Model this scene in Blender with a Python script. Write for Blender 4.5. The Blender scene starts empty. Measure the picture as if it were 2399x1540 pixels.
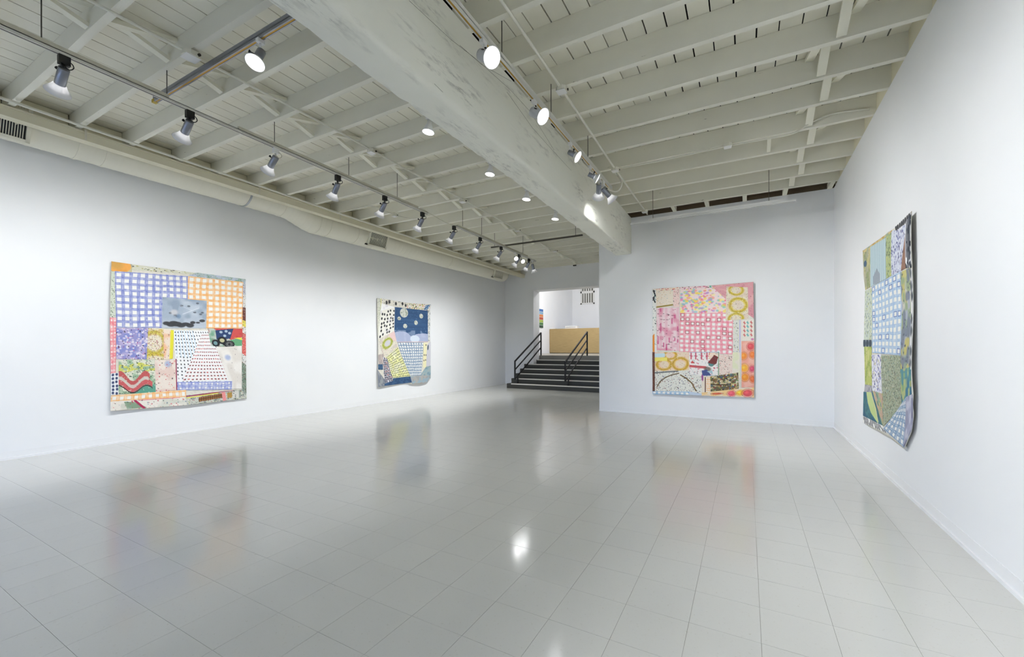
import bpy, math, random
import numpy as np
from mathutils import Vector, Matrix

# ---------------------------------------------------------------- camera, world, exposure
SC = bpy.context.scene
COL = SC.collection
H = 1.4                                    # camera height in metres; the survey below is in units of it
F, YAW, YH, ROLL = 995.85, math.radians(28.890), 814.1, math.radians(0.124)
CX, CY, IW, IH = 1199.5, 769.5, 2399.0, 1540.0

cam = bpy.data.cameras.new('camera')
cam_ob = bpy.data.objects.new('camera', cam)
COL.objects.link(cam_ob)
cam.sensor_width = 36.0
cam.lens = F / IW * 36.0
cam.shift_y = (YH - CY) / IW
cam.clip_start = 0.05
cam_ob.location = (0, 0, H)
cam_ob.rotation_euler = (Matrix.Rotation(YAW, 3, 'Z') @ Matrix.Rotation(math.pi / 2, 3, 'X')
                         @ Matrix.Rotation(-ROLL, 3, 'Z')).to_euler()
SC.camera = cam_ob

world = bpy.data.worlds.new('World')
SC.world = world
world.use_nodes = True
_wt = world.node_tree
_bg = _wt.nodes['Background']
_tc = _wt.nodes.new('ShaderNodeTexCoord')
_sp = _wt.nodes.new('ShaderNodeSeparateXYZ')
_rp = _wt.nodes.new('ShaderNodeValToRGB')                   # pale ground below the horizon, blue daylight sky above
_wt.links.new(_tc.outputs['Generated'], _sp.inputs[0])
_wt.links.new(_sp.outputs['Z'], _rp.inputs[0])
_wt.links.new(_rp.outputs[0], _bg.inputs[0])
_rp.color_ramp.elements[0].position = -.0
_rp.color_ramp.elements[0].color = (.035, .035, .035, 1)
_rp.color_ramp.elements[1].position = .04
_rp.color_ramp.elements[1].color = (.50, .64, 1.0, 1)
_bg.inputs[1].default_value = 14.0

SC.view_settings.view_transform = 'Standard'
SC.view_settings.look = 'None'
SC.view_settings.gamma = 1.0
SC.view_settings.use_curve_mapping = False
SC.view_settings.exposure = 0.05
SC.cycles.use_denoising = True
SC.cycles.max_bounces = 10
SC.cycles.diffuse_bounces = 7
SC.cycles.sample_clamp_indirect = 8.0
SC.cycles.caustics_reflective = False
SC.cycles.caustics_refractive = False

P_WALL_SPOT = 104.0       # bell spotlights aimed at the long wall (W)
P_CAN_SPOT = 138.0        # white can spotlights on the beam
P_DOWN_SPOT = 24.0       # downlights on the far side of the beam

# ---------------------------------------------------------------- survey (units of H): U along the long wall, V across, z above the eye
VL, VR, US, UB, ZJ = -5.813, 0.9477, 6.519, 10.15, 1.9635
UFRONT = -4.2
STUB_V = -2.030
SY, CYW = math.sin(YAW), math.cos(YAW)


def ray(x, y):
    r2, u2 = (x - CX) / F, (YH - y) / F
    cr, sr = math.cos(ROLL), math.sin(ROLL)
    r, u = r2 * cr - u2 * sr, r2 * sr + u2 * cr
    return (SY * r + CYW, CYW * r - SY, u)


def at(x, y, U=None, V=None, Z=None):
    """photo pixel + the plane it lies on -> (U, V, z)"""
    d = ray(x, y)
    k = U / d[0] if U is not None else V / d[1] if V is not None else Z / d[2]
    return (d[0] * k, d[1] * k, d[2] * k)


def proj(U, V, z):
    r, fw = U * SY + V * CYW, U * CYW - V * SY
    cr, sr = math.cos(ROLL), math.sin(ROLL)
    return (CX + F * (r * cr + z * sr) / fw, YH - F * (-r * sr + z * cr) / fw, fw)


def M(U, V, z):
    return Vector((V * H, U * H, (z + 1) * H))


# ---------------------------------------------------------------- materials
def lin(c):
    return tuple(((v / 255) / 12.92 if v / 255 <= .04045 else (((v / 255) + .055) / 1.055) ** 2.4) for v in c)


class NT:
    def __init__(self, name):
        self.m = bpy.data.materials.new(name)
        self.m.use_nodes = True
        self.t = self.m.node_tree
        self.b = self.t.nodes['Principled BSDF']

    def n(self, typ, **kw):
        nd = self.t.nodes.new(typ)
        for k, v in kw.items():
            if hasattr(nd, k):
                setattr(nd, k, v)
            else:
                nd.inputs[k].default_value = v
        return nd

    def l(self, a, b):
        self.t.links.new(a, b)

    def mix(self, fac, a, b, blend='MIX'):
        mx = self.n('ShaderNodeMix', data_type='RGBA', blend_type=blend)
        for sock, v in ((mx.inputs[0], fac), (mx.inputs[6], a), (mx.inputs[7], b)):
            if hasattr(v, 'is_linked') or hasattr(v, 'node'):
                self.l(v, sock)
            else:
                sock.default_value = v if not isinstance(v, tuple) else tuple(v) + ((1,) if len(v) == 3 else ())
        return mx.outputs[2]

    def noise(self, scale, detail=4, rough=.55, vec=None, coords='Object', stretch=None):
        tc = self.n('ShaderNodeTexCoord')
        src = tc.outputs[coords] if vec is None else vec
        if stretch:
            mp = self.n('ShaderNodeMapping')
            mp.inputs['Scale'].default_value = stretch
            self.l(src, mp.inputs[0])
            src = mp.outputs[0]
        nz = self.n('ShaderNodeTexNoise')
        nz.inputs['Scale'].default_value = scale
        nz.inputs['Detail'].default_value = detail
        nz.inputs['Roughness'].default_value = rough
        self.l(src, nz.inputs['Vector'])
        return nz.outputs['Fac']

    def ramp(self, fac, p0, p1):
        mr = self.n('ShaderNodeMapRange')
        mr.inputs['From Min'].default_value = p0
        mr.inputs['From Max'].default_value = p1
        self.l(fac, mr.inputs['Value'])
        return mr.outputs['Result']

    def bump(self, h, strength=.2, dist=.01):
        bp = self.n('ShaderNodeBump')
        bp.inputs['Strength'].default_value = strength
        bp.inputs['Distance'].default_value = dist
        self.l(h, bp.inputs['Height'])
        self.l(bp.outputs[0], self.b.inputs['Normal'])


def simple(name, col, rough=.5, metal=0.0, noise=.06, scale=20, spec=.5):
    t = NT(name)
    f = t.noise(scale)
    c = lin(col)
    d = tuple(v * (1 - noise * 2) for v in c)
    t.l(t.mix(f, d, c), t.b.inputs['Base Color'])
    t.b.inputs['Roughness'].default_value = rough
    t.b.inputs['Metallic'].default_value = metal
    t.b.inputs['Specular IOR Level'].default_value = spec
    return t.m


def wood_paint(name, col, chip=(96, 92, 80), chips=.70, grain=(1, 1, 1), rough=.62, vary=.10):
    """old brush paint over rough wood: tone drift from piece to piece, grain relief, small bare chips"""
    t = NT(name)
    oi = t.n('ShaderNodeObjectInfo')
    c = lin(col)
    base = t.mix(oi.outputs['Random'], tuple(v * (1 - vary) for v in c), tuple(min(1, v * (1 + vary * .4)) for v in c))
    dr = t.noise(1.3, 3, .6)
    base = t.mix(t.ramp(dr, .35, .7), base, tuple(v * .93 for v in c))
    ch = t.noise(9, 6, .62, stretch=grain)
    base = t.mix(t.ramp(ch, chips, chips + .035), base, lin(chip))
    t.l(base, t.b.inputs['Base Color'])
    t.b.inputs['Roughness'].default_value = rough
    g = t.noise(30, 4, .6, stretch=grain)
    t.bump(g, .18, .004)
    return t.m


MAT = {}
_w = NT('wall_paint')
_wn = _w.noise(1.1, 3, .5)
_w.l(_w.mix(_w.ramp(_wn, .3, .7), lin((236, 238, 240)), lin((240, 241, 242))), _w.b.inputs['Base Color'])
_w.b.inputs['Roughness'].default_value = .55
_w.bump(_w.noise(90, 3), .05, .002)
MAT['wall'] = _w.m
MAT['trim'] = simple('trim_paint', (238, 239, 240), .4, noise=.01)
MAT['plank'] = wood_paint('plank_paint', (234, 231, 215), chips=.70, grain=(3, .35, 3))
MAT['joist'] = wood_paint('joist_paint', (230, 228, 214), chips=.71, grain=(.45, 3, 3))
MAT['brace'] = wood_paint('brace_paint', (234, 232, 214), chips=.74, grain=(1, 1, 1))
MAT['cream'] = wood_paint('cream_paint', (226, 221, 196), chips=.76, grain=(3, .4, 3))
MAT['void_shade'] = wood_paint('void_shade_brown', (88, 74, 54), chip=(50, 42, 30), chips=.62)  # dark brown stands in for the shade in the void over the stub wall
MAT['roof'] = simple('roof_underside', (40, 36, 28), .9)
# beam: plaster-like paint rubbed away along the grain, long cracks
_b = NT('beam_paint')
_c = lin((234, 234, 222))
_base = _b.mix(_b.ramp(_b.noise(.9, 3), .35, .7), _c, tuple(v * .94 for v in _c))
_rub = _b.noise(14, 8, .7, stretch=(1.6, .35, 1.6))
_zone = _b.noise(1.5, 3, .55, stretch=(2.2, .6, 2.2))
_mul = _b.n('ShaderNodeMath', operation='MULTIPLY')
_b.l(_b.ramp(_rub, .49, .64), _mul.inputs[0])
_b.l(_b.ramp(_zone, .48, .64), _mul.inputs[1])
_mul2 = _b.n('ShaderNodeMath', operation='MULTIPLY')
_b.l(_mul.outputs[0], _mul2.inputs[0])
_mul2.inputs[1].default_value = .5
_base = _b.mix(_mul2.outputs[0], _base, lin((96, 98, 90)))
_pin = _b.noise(26, 5, .6, stretch=(1.4, .6, 1.4))
_base = _b.mix(_b.ramp(_pin, .735, .76), _base, lin((70, 68, 58)))
_b.l(_base, _b.b.inputs['Base Color'])
_b.b.inputs['Roughness'].default_value = .8
_b.bump(_rub, .25, .006)
MAT['beam'] = _b.m
# duct paint with the spiral seam relief modelled in geometry
MAT['duct'] = simple('duct_paint', (236, 233, 216), .5, noise=.05, scale=2.5)
MAT['hanger'] = simple('hanger_paint', (216, 212, 194), .5, noise=.04)
MAT['galv'] = simple('galvanised_steel', (178, 182, 186), .3, 1.0, noise=.08, scale=30)
MAT['alu'] = simple('brushed_aluminium', (150, 154, 164), .32, .9, noise=.08, scale=25)
MAT['alu_white'] = simple('white_aluminium', (214, 213, 204), .4, .1, noise=.04)
MAT['strut'] = simple('painted_strut', (204, 200, 182), .5, .1, noise=.1, scale=15)
MAT['brass'] = simple('brass_contact', (196, 156, 66), .4, .6, noise=.15, scale=12)
MAT['slot'] = simple('dark_slot', (58, 48, 34), .7, noise=.2)
MAT['crack'] = simple('crack_shadow', (96, 94, 84), .9)
MAT['black'] = simple('black_plastic', (20, 20, 21), .45, noise=.1)
MAT['enamel'] = simple('white_enamel', (232, 232, 230), .35, noise=.02)
_bs = NT('bell_enamel')
_bs.b.inputs['Base Color'].default_value = lin((236, 236, 236)) + (1,)
_bs.b.inputs['Roughness'].default_value = .35
_tl = _bs.n('ShaderNodeBsdfTranslucent')
_tl.inputs[0].default_value = (.9, .9, .92, 1)
_mx = _bs.n('ShaderNodeMixShader')
_mx.inputs[0].default_value = .22
_bs.l(_bs.b.outputs[0], _mx.inputs[1])
_bs.l(_tl.outputs[0], _mx.inputs[2])
_bs.l(_mx.outputs[0], _bs.t.nodes['Material Output'].inputs[0])
MAT['bell'] = _bs.m
MAT['can'] = simple('grey_white_enamel', (196, 198, 202), .35, noise=.03)
MAT['yellow'] = simple('yellow_fitting', (196, 168, 60), .5)
MAT['rod'] = simple('steel_rod', (92, 90, 82), .45, .6)
MAT['conduit'] = simple('painted_conduit', (222, 220, 206), .45, noise=.04)
MAT['cord'] = simple('cream_cord', (206, 202, 184), .5)
MAT['stair'] = simple('dark_stair_vinyl', (62, 62, 56), .5, noise=.1, scale=8)
MAT['nosing'] = simple('pale_nosing_strip', (228, 224, 214), .45)
MAT['rail'] = simple('black_rail_paint', (9, 10, 11), .55)
MAT['landing'] = simple('grey_landing_floor', (150, 146, 136), .35, noise=.06, scale=4)
MAT['ply'] = None
_p = NT('plywood')
_pg = _p.noise(7, 5, .6, stretch=(.5, .5, 5))
_p.l(_p.mix(_p.ramp(_pg, .3, .7), lin((152, 129, 85)), lin((170, 146, 99))), _p.b.inputs['Base Color'])
_p.b.inputs['Roughness'].default_value = .5
MAT['ply'] = _p.m
MAT['grey_slot'] = simple('grey_louvre_dark', (120, 120, 112), .6)
MAT['glass'] = None
_g = NT('window_glass')
_tr = _g.n('ShaderNodeBsdfTransparent')
_gl = _g.n('ShaderNodeBsdfGlossy')
_gl.inputs['Roughness'].default_value = .02
_ms = _g.n('ShaderNodeMixShader')
_ms.inputs[0].default_value = .08
_g.l(_tr.outputs[0], _ms.inputs[1])
_g.l(_gl.outputs[0], _ms.inputs[2])
_g.l(_ms.outputs[0], _g.t.nodes['Material Output'].inputs[0])
MAT['glass'] = _g.m
# lit lamp face
_e = NT('lit_lamp_face')
_e.b.inputs['Base Color'].default_value = (.9, .9, .9, 1)
_e.b.inputs['Emission Color'].default_value = (1.0, .985, .97, 1)
_e.b.inputs['Emission Strength'].default_value = 5.0
MAT['lamp'] = _e.m
# waxed vinyl floor tile
_f = NT('vinyl_floor_tile')
_oi = _f.n('ShaderNodeObjectInfo')
_tcn = _f.n('ShaderNodeNewGeometry')
_c = lin((208, 208, 203))
_base = _f.mix(_oi.outputs['Random'], tuple(v * .988 for v in _c), tuple(v * 1.006 for v in _c))
_fl = _f.noise(55, 5, .7, vec=_tcn.outputs['Position'])
_base = _f.mix(_f.ramp(_fl, .60, .72), _base, lin((192, 190, 180)))
_fd = _f.noise(34, 4, .65, vec=_tcn.outputs['Position'], stretch=(1, 1.7, 1))
_base = _f.mix(_f.ramp(_fd, .735, .76), _base, lin((140, 137, 128)))
_f.l(_base, _f.b.inputs['Base Color'])
_rg = _f.noise(2.2, 4, .6, vec=_tcn.outputs['Position'])
_mr = _f.n('ShaderNodeMapRange')
_mr.inputs['To Min'].default_value = .09
_mr.inputs['To Max'].default_value = .17
_f.l(_rg, _mr.inputs['Value'])
_f.l(_mr.outputs[0], _f.b.inputs['Roughness'])
_f.b.inputs['IOR'].default_value = 1.5
_f.bump(_f.noise(5, 3, .5, vec=_tcn.outputs['Position']), .05, .01)
MAT['tile'] = _f.m
MAT['joint'] = simple('tile_joint', (156, 153, 144), .8)
# painted paper: colour comes with the mesh, fibre and wash variation from nodes
_q = NT('painted_paper')
_ca = _q.n('ShaderNodeVertexColor')
_ca.layer_name = 'paint'
_pn = _q.noise(38, 4, .6)
_mulc = _q.mix(.5, _ca.outputs['Color'], (1, 1, 1), 'MULTIPLY')
_q.l(_q.mix(_q.ramp(_pn, .25, .75), _q.mix(1.0, _ca.outputs['Color'], (.93, .93, .93), 'MULTIPLY'), _ca.outputs['Color']),
     _q.b.inputs['Base Color'])
_q.b.inputs['Roughness'].default_value = .7
_q.bump(_q.noise(110, 3), .12, .002)
MAT['paper'] = _q.m
MAT['paper_back'] = simple('paper_back', (226, 222, 210), .8)


# ---------------------------------------------------------------- mesh helpers
class MB:
    def __init__(self):
        self.v, self.f, self.s = [], [], []

    def add(self, vs, fs, smooth=False):
        o = len(self.v)
        self.v += [tuple(q) for q in vs]
        self.f += [tuple(i + o for i in q) for q in fs]
        self.s += [smooth] * len(fs)

    def box(self, lo, hi):
        x0, y0, z0 = lo
        x1, y1, z1 = hi
        self.add([(x0, y0, z0), (x1, y0, z0), (x1, y1, z0), (x0, y1, z0), (x0, y0, z1), (x1, y0, z1), (x1, y1, z1), (x0, y1, z1)],
                 [(0, 3, 2, 1), (4, 5, 6, 7), (0, 1, 5, 4), (1, 2, 6, 5), (2, 3, 7, 6), (3, 0, 4, 7)])
        return self

    def uvz(self, U0, U1, V0, V1, z0, z1):
        a, b = M(U0, V0, z0), M(U1, V1, z1)
        return self.box((min(a.x, b.x), min(a.y, b.y), min(a.z, b.z)), (max(a.x, b.x), max(a.y, b.y), max(a.z, b.z)))

    def bar(self, a, b, w, h, up=(0, 0, 1)):
        """rectangular stick from a to b, w across and h along 'up'"""
        a, b = Vector(a), Vector(b)
        d = (b - a).normalized()
        up = Vector(up)
        sx = d.cross(up)
        if sx.length < 1e-4:
            sx = d.cross(Vector((1, 0, 0)))
        sx.normalize()
        u = sx.cross(d).normalized()
        vs = []
        for p in (a, b):
            for i, j in ((-1, -1), (1, -1), (1, 1), (-1, 1)):
                vs.append(p + sx * (i * w / 2) + u * (j * h / 2))
        self.add(vs, [(0, 1, 2, 3), (7, 6, 5, 4), (0, 4, 5, 1), (1, 5, 6, 2), (2, 6, 7, 3), (3, 7, 4, 0)])
        return self

    def tube(self, pts, r, n=8, caps=True):
        pts = [Vector(p) for p in pts]
        rings, prev = [], None
        for i, p in enumerate(pts):
            d = (pts[min(i + 1, len(pts) - 1)] - pts[max(i - 1, 0)]).normalized()
            if prev is None:
                ref = Vector((0, 0, 1)) if abs(d.z) < .9 else Vector((1, 0, 0))
                x = d.cross(ref).normalized()
            else:
                x = (prev - d * prev.dot(d)).normalized()
            prev = x
            y = d.cross(x)
            rr = r[i] if isinstance(r, (list, tuple)) else r
            rings.append([p + (x * math.cos(2 * math.pi * k / n) + y * math.sin(2 * math.pi * k / n)) * rr for k in range(n)])
        vs = [q for rg in rings for q in rg]
        fs = []
        for i in range(len(rings) - 1):
            for k in range(n):
                fs.append((i * n + k, i * n + (k + 1) % n, (i + 1) * n + (k + 1) % n, (i + 1) * n + k))
        self.add(vs, fs, True)
        if caps:
            o = len(self.v) - len(vs)
            self.f += [tuple(o + k for k in reversed(range(n))), tuple(o + (len(rings) - 1) * n + k for k in range(n))]
            self.s += [False, False]
        return self

    def lathe(self, prof, n=24, axis=None):
        """profile [(r, z)] about local z"""
        vs, fs = [], []
        for r, z in prof:
            for k in range(n):
                vs.append((r * math.cos(2 * math.pi * k / n), r * math.sin(2 * math.pi * k / n), z))
        for i in range(len(prof) - 1):
            for k in range(n):
                fs.append((i * n + k, i * n + (k + 1) % n, (i + 1) * n + (k + 1) % n, (i + 1) * n + k))
        self.add(vs, fs, True)
        return self

    def disc(self, r, z, n=24, dome=0.0):
        vs = [(0, 0, z + dome)] + [(r * .7 * math.cos(2 * math.pi * k / n), r * .7 * math.sin(2 * math.pi * k / n), z + dome * .55) for k in range(n)] \
            + [(r * math.cos(2 * math.pi * k / n), r * math.sin(2 * math.pi * k / n), z) for k in range(n)]
        fs = [(0, 1 + k, 1 + (k + 1) % n) for k in range(n)]
        fs += [(1 + k, 1 + n + k, 1 + n + (k + 1) % n, 1 + (k + 1) % n) for k in range(n)]
        self.add(vs, fs, True)
        return self

    def mesh(self, name, mat):
        me = bpy.data.meshes.new(name)
        me.from_pydata(self.v, [], self.f)
        me.polygons.foreach_set('use_smooth', self.s)
        me.materials.append(MAT[mat] if isinstance(mat, str) else mat)
        me.update()
        return me

    def build(self, name, mat, parent=None, origin=None):
        if origin is not None:
            o = Vector(origin)
            self.v = [(q[0] - o.x, q[1] - o.y, q[2] - o.z) for q in self.v]
        return put(self.mesh(name, mat), name, parent, origin)


def put(me, name, parent=None, loc=None, rot=None):
    o = bpy.data.objects.new(name, me)
    COL.objects.link(o)
    if parent is not None:
        o.parent = parent
    if loc is not None:
        o.location = loc
    if rot is not None:
        o.rotation_mode = 'QUATERNION'
        o.rotation_quaternion = rot
    return o


def thing(name, label, cat, loc=(0, 0, 0), group=None):
    e = bpy.data.objects.new(name, None)
    COL.objects.link(e)
    e.empty_display_size = .1
    e.location = loc
    return tag(e, label, cat, group)


def tag(o, label=None, cat=None, group=None, kind=None):
    if label:
        o['label'] = label
    if cat:
        o['category'] = cat
    if group:
        o['group'] = group
    if kind:
        o['kind'] = kind
    return o


def struct(o, label=None):
    o['kind'] = 'structure'
    if label:
        o['label'] = label
    return o


def local(o, *pts):
    """world points in the frame of an unrotated parent"""
    return [Vector(p) - Vector(o.location) for p in pts]


rng = random.Random(7)


def wl(o):
    p = Vector((0, 0, 0))
    while o is not None:
        p = p + Vector(o.location)
        o = o.parent
    return p


def part(mb, name, mat, parent):
    """world-space geometry -> a part that sits in its (unrotated) parent's frame"""
    o = wl(parent)
    mb.v = [(q[0] - o.x, q[1] - o.y, q[2] - o.z) for q in mb.v]
    return put(mb.mesh(name, mat), name, parent)


# ================================================================ the setting
ZT = 2.30
# ---- walls
struct(MB().uvz(UFRONT, UB + .6, VL - .12, VL, -1, ZT).build('wall_left', 'wall'))
struct(MB().uvz(UFRONT, US + .2, VR, VR + .12, -1, ZJ).build('wall_right', 'wall'))
struct(MB().uvz(US, US + .11, STUB_V, VR + .12, -1, ZJ).build('wall_stub', 'wall'), 'short white wall closing off the side bay')
# wall with the stair opening
OP_L, OP_R, OP_T, OP_D = -4.95, -2.2, 1.515, .37
wb = MB()
wb.uvz(UB, UB + OP_D, VL - .12, OP_L, -1, ZT)
wb.uvz(UB, UB + OP_D, OP_L, OP_R, OP_T, ZT)
wb.uvz(UB, UB + OP_D, OP_R, -1.2, -1, ZT)
struct(wb.build('wall_back', 'wall'), 'white wall with the wide stair opening')
# side passage behind the stub wall
struct(MB().uvz(US + .11, UB + OP_D, -1.55, -1.43, -1, ZT).build('wall_passage', 'wall'))
# wall behind the camera with a shop window
wf = MB()
W0, W1, WZ0, WZ1 = -5.6, -2.6, -.9, 1.1
wf.uvz(UFRONT - .12, UFRONT, VL - .12, W0, -1, ZT)
wf.uvz(UFRONT - .12, UFRONT, W1, VR + .12, -1, ZT)
wf.uvz(UFRONT - .12, UFRONT, W0, W1, -1, WZ0)
wf.uvz(UFRONT - .12, UFRONT, W0, W1, WZ1, ZT)
struct(wf.build('wall_front', 'wall'))
win = struct(MB().uvz(UFRONT - .10, UFRONT - .02, W0, W0 + .04, WZ0, WZ1).uvz(UFRONT - .10, UFRONT - .02, W1 - .04, W1, WZ0, WZ1)
             .uvz(UFRONT - .10, UFRONT - .02, W0, W1, WZ0, WZ0 + .04).uvz(UFRONT - .10, UFRONT - .02, W0, W1, WZ1 - .04, WZ1)
             .build('window_1', 'alu'))
for k in range(3):
    a = W0 + (W1 - W0) * k / 3
    part(MB().uvz(UFRONT - .065, UFRONT - .06, a + .02, a + (W1 - W0) / 3 - .02, WZ0 + .03, WZ1 - .03), 'pane', 'glass', win)
    if k:
        part(MB().uvz(UFRONT - .09, UFRONT - .03, a - .02, a + .02, WZ0 + .04, WZ1 - .04), 'mullion', 'alu', win)
pl = bpy.data.lights.new('window_daylight', 'AREA')
pl.shape, pl.size, pl.size_y = 'RECTANGLE', (W1 - W0) * H, (WZ1 - WZ0) * H
pl.cycles.is_portal = True
plo = bpy.data.objects.new('window_daylight', pl)
COL.objects.link(plo)
plo.location = M(UFRONT - .14, (W0 + W1) / 2, (WZ0 + WZ1) / 2)
plo.rotation_euler = (math.pi / 2, 0, math.pi)
# thin quarter-round at the foot of each wall, with a flush base strip behind it
for nm, box in (('baseboard_left', (UFRONT, UB, VL, VL + .012)), ('baseboard_right', (UFRONT, US, VR - .012, VR)),
                ('baseboard_stub', (US - .012, US, STUB_V, VR)), ('baseboard_back', (UB - .012, UB, VL, -5.2))):
    U0, U1, V0, V1 = box
    bb = MB().uvz(U0, U1, V0, V1, -1, -.982)
    e = .0024
    if nm in ('baseboard_left', 'baseboard_right'):
        bb.uvz(U0, U1, VL if nm == 'baseboard_left' else VR - e, VL + e if nm == 'baseboard_left' else VR, -.982, -.925)
    else:
        bb.uvz(U1 - e, U1, V0, V1, -.982, -.925)
    struct(bb.build(nm, 'trim'))

# ---- floor: a slab with separate vinyl tiles, joints left open
floor = struct(MB().uvz(UFRONT, UB, VL, VR + .02, -1.03, -1.0018).build('floor', 'joint'), 'glossy pale vinyl tile floor')
TS = .2272
tv0 = at(1767.5, 1220, Z=-1)[1]
g = .0007
tile_me = MB().box((-TS * H / 2 + g, -TS * H / 2 + g, -.003), (TS * H / 2 - g, TS * H / 2 - g, 0)).mesh('tile', 'tile')
cells = []
i0, i1 = math.floor((VL - tv0) / TS), math.ceil((VR - tv0) / TS)
j0, j1 = math.floor((UFRONT) / TS), math.ceil((UB) / TS)
for i in range(i0, i1):
    for j in range(j0, j1):
        v0, v1 = max(tv0 + i * TS, VL), min(tv0 + (i + 1) * TS, VR)
        u0, u1 = max(.07 + j * TS, UFRONT), min(.07 + (j + 1) * TS, UB)
        if v1 - v0 < .01 or u1 - u0 < .01:
            continue
        full = v1 - v0 > TS * .999 and u1 - u0 > TS * .999
        uc, vc = (u0 + u1) / 2, (v0 + v1) / 2
        x, y, fw = proj(uc, vc, -1)
        seen = fw > .3 and -60 < x < IW + 60 and y < IH + 60 and not (uc > US and vc > STUB_V - (uc - US) * .31)
        cells.append((-(1 / fw ** 3) if seen else 1e3 - fw, u0, u1, v0, v1, full))
cells.sort()
rest = MB()
made = 0
for key, u0, u1, v0, v1, full in cells:
    c = M((u0 + u1) / 2, (v0 + v1) / 2, -1)
    if full and made < 300 and key < 0:
        t = put(tile_me, 'tile', floor, c)
        t.rotation_euler = (rng.gauss(0, .0004), rng.gauss(0, .0004), 0)
        made += 1
    else:
        rest.box((v0 * H + g, u0 * H + g, -.003), (v1 * H - g, u1 * H - g, 0))
rt = part(rest, 'tile_field', 'tile', floor)
rt['kind'] = 'stuff'

# ---- ceiling: roof slab, deck planks, joists, end blocking, bridging
ceiling = struct(MB().uvz(UFRONT, UB + .4, VL - .1, VR + .15, 2.20, 2.26).build('ceiling', 'roof'),
                 'exposed wooden ceiling painted cream, planks on joists')
BM = -1.62                                                     # joists of both bays meet over the beam here
LJ = [-4.1, -3.7, -3.31, -2.915, -2.52, -2.125, -1.73, -1.335, -.94, -.55, -.155, .24, .64, 1.033, 1.425, 1.80, 2.207, 2.586, 2.985, 3.36, 3.767, 4.17, 4.565, 4.94, 5.36,
      5.75, 6.18, 6.59, 6.94, 7.31, 7.68, 8.05, 8.42, 8.79, 9.16, 9.53]
RJ = [-4.0, -3.59, -3.18, -2.77, -2.36, -1.95, -1.54, -1.13, -.72, -.31, .10, .51, .925, 1.34, 1.75, 2.165, 2.57, 2.978, 3.385, 3.801, 4.192, 4.617, 5.030, 5.463, 5.856, 6.237]
ZDL, ZDR, JT = 2.105, 2.134, .042


def joist(U, V0, V1, z1):
    a, b = M(U, V0, ZJ), M(U + JT, V1, z1)
    mb = MB()
    n = 6
    vs, fs = [], []
    for k in range(n + 1):                                     # a little sag and wander so the old timbers are not ruler straight
        x = a.x + (b.x - a.x) * k / n
        dy, dz = rng.uniform(-.004, .004), rng.uniform(-.004, .003)
        vs += [(x, a.y + dy, a.z + dz), (x, b.y + dy, a.z + dz), (x, b.y + dy, b.z), (x, a.y + dy, b.z)]
    for k in range(n):
        for q in range(4):
            fs.append((k * 4 + q, k * 4 + (q + 1) % 4, k * 4 + 4 + (q + 1) % 4, k * 4 + 4 + q))
    fs += [(3, 2, 1, 0), (n * 4, n * 4 + 1, n * 4 + 2, n * 4 + 3)]
    mb.add(vs, fs)
    return part(mb, 'joist', 'joist', ceiling)


VBLK = -5.335
for U in LJ:
    joist(U, VBLK, BM - .002, ZDL)
for U in RJ:
    joist(U, BM + .002, VR + .03, ZDR)
PW = .1313
me_cache = {}


def plank(V0, w, U0, U1, z, gap):
    key = (round(w, 4), U0, U1, gap)
    if key not in me_cache:
        me_cache[key] = MB().box((gap / 2, U0 * H, 0), (w * H - gap / 2, U1 * H, .022)).mesh('plank', 'plank')
    o = put(me_cache[key], 'plank', ceiling, (V0 * H, 0, (z + 1) * H + rng.uniform(0, .003)))
    return o


v = -5.345
while v < BM - .01:
    w = min(PW, BM - v)
    plank(v, w, UFRONT, UB, ZDL, rng.choice((.006, .007, .010)))
    v += PW
v = VR + .035
while v > BM + .01:
    w = min(PW, v - BM)
    plank(v - w, w, UFRONT, 6.262, ZDR, rng.choice((.009, .010, .012, .016)))
    v -= PW
# blocking boards that close each joist bay over the long wall and over the far side wall
for k in range(len(LJ) - 1):
    part(MB().uvz(LJ[k] + JT, LJ[k + 1] - .006, VBLK - .022, VBLK, ZJ - .012, ZDL - .004), 'blocking', 'cream', ceiling)
part(MB().uvz(LJ[-1] + JT, UB, VBLK - .022, VBLK, ZJ - .012, ZDL - .004), 'blocking', 'cream', ceiling)
for k in range(len(RJ) - 1):
    part(MB().uvz(RJ[k] + JT, RJ[k + 1], VR + .012, VR + .034, ZJ - .02, ZDR), 'blocking', 'cream', ceiling)
part(MB().uvz(UFRONT, UB, VL - .1, VBLK - .03, 2.185, 2.2), 'soffit', 'cream', ceiling)
# gap over the stub wall: boards coloured dark as the shade of the void, short white blocks between last joist and wall head
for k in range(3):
    part(MB().uvz(6.285 + k * .085, 6.285 + k * .085 + .083, BM, VR + .03, 2.02, 2.035), 'shade_board', 'void_shade', ceiling)
part(MB().uvz(US - .01, US + .11, BM, VR + .1, ZJ + .002, 2.05), 'shade_board', 'void_shade', ceiling)
part(MB().uvz(6.26, US + .12, VR + .012, VR + .034, ZJ - .02, 2.2), 'blocking', 'cream', ceiling)
part(MB().uvz(US + .09, US + .12, BM, VR + .1, 2.0, 2.2), 'shade_board', 'void_shade', ceiling)
for x in (1574, 1655, 1746, 1842, 1949):
    p = at(x, 480 - (x - 1574) * .115, Z=ZJ)
    part(MB().uvz(6.26, US + .02, p[1] - .025, p[1] + .025, ZJ - .004, 2.02), 'block', 'brace', ceiling)


def bridge(Ua, Ub, V, z1, up, wid=.05):
    """one diagonal stick of herringbone strutting between two joists"""
    lo, hi = ZJ + .022, z1 - .022
    a = M(Ua + JT, V, lo if up else hi)
    b = M(Ub, V, hi if up else lo)
    part(MB().bar(a, b, wid * H, .024 * H), 'bridging', 'brace', ceiling)


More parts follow.
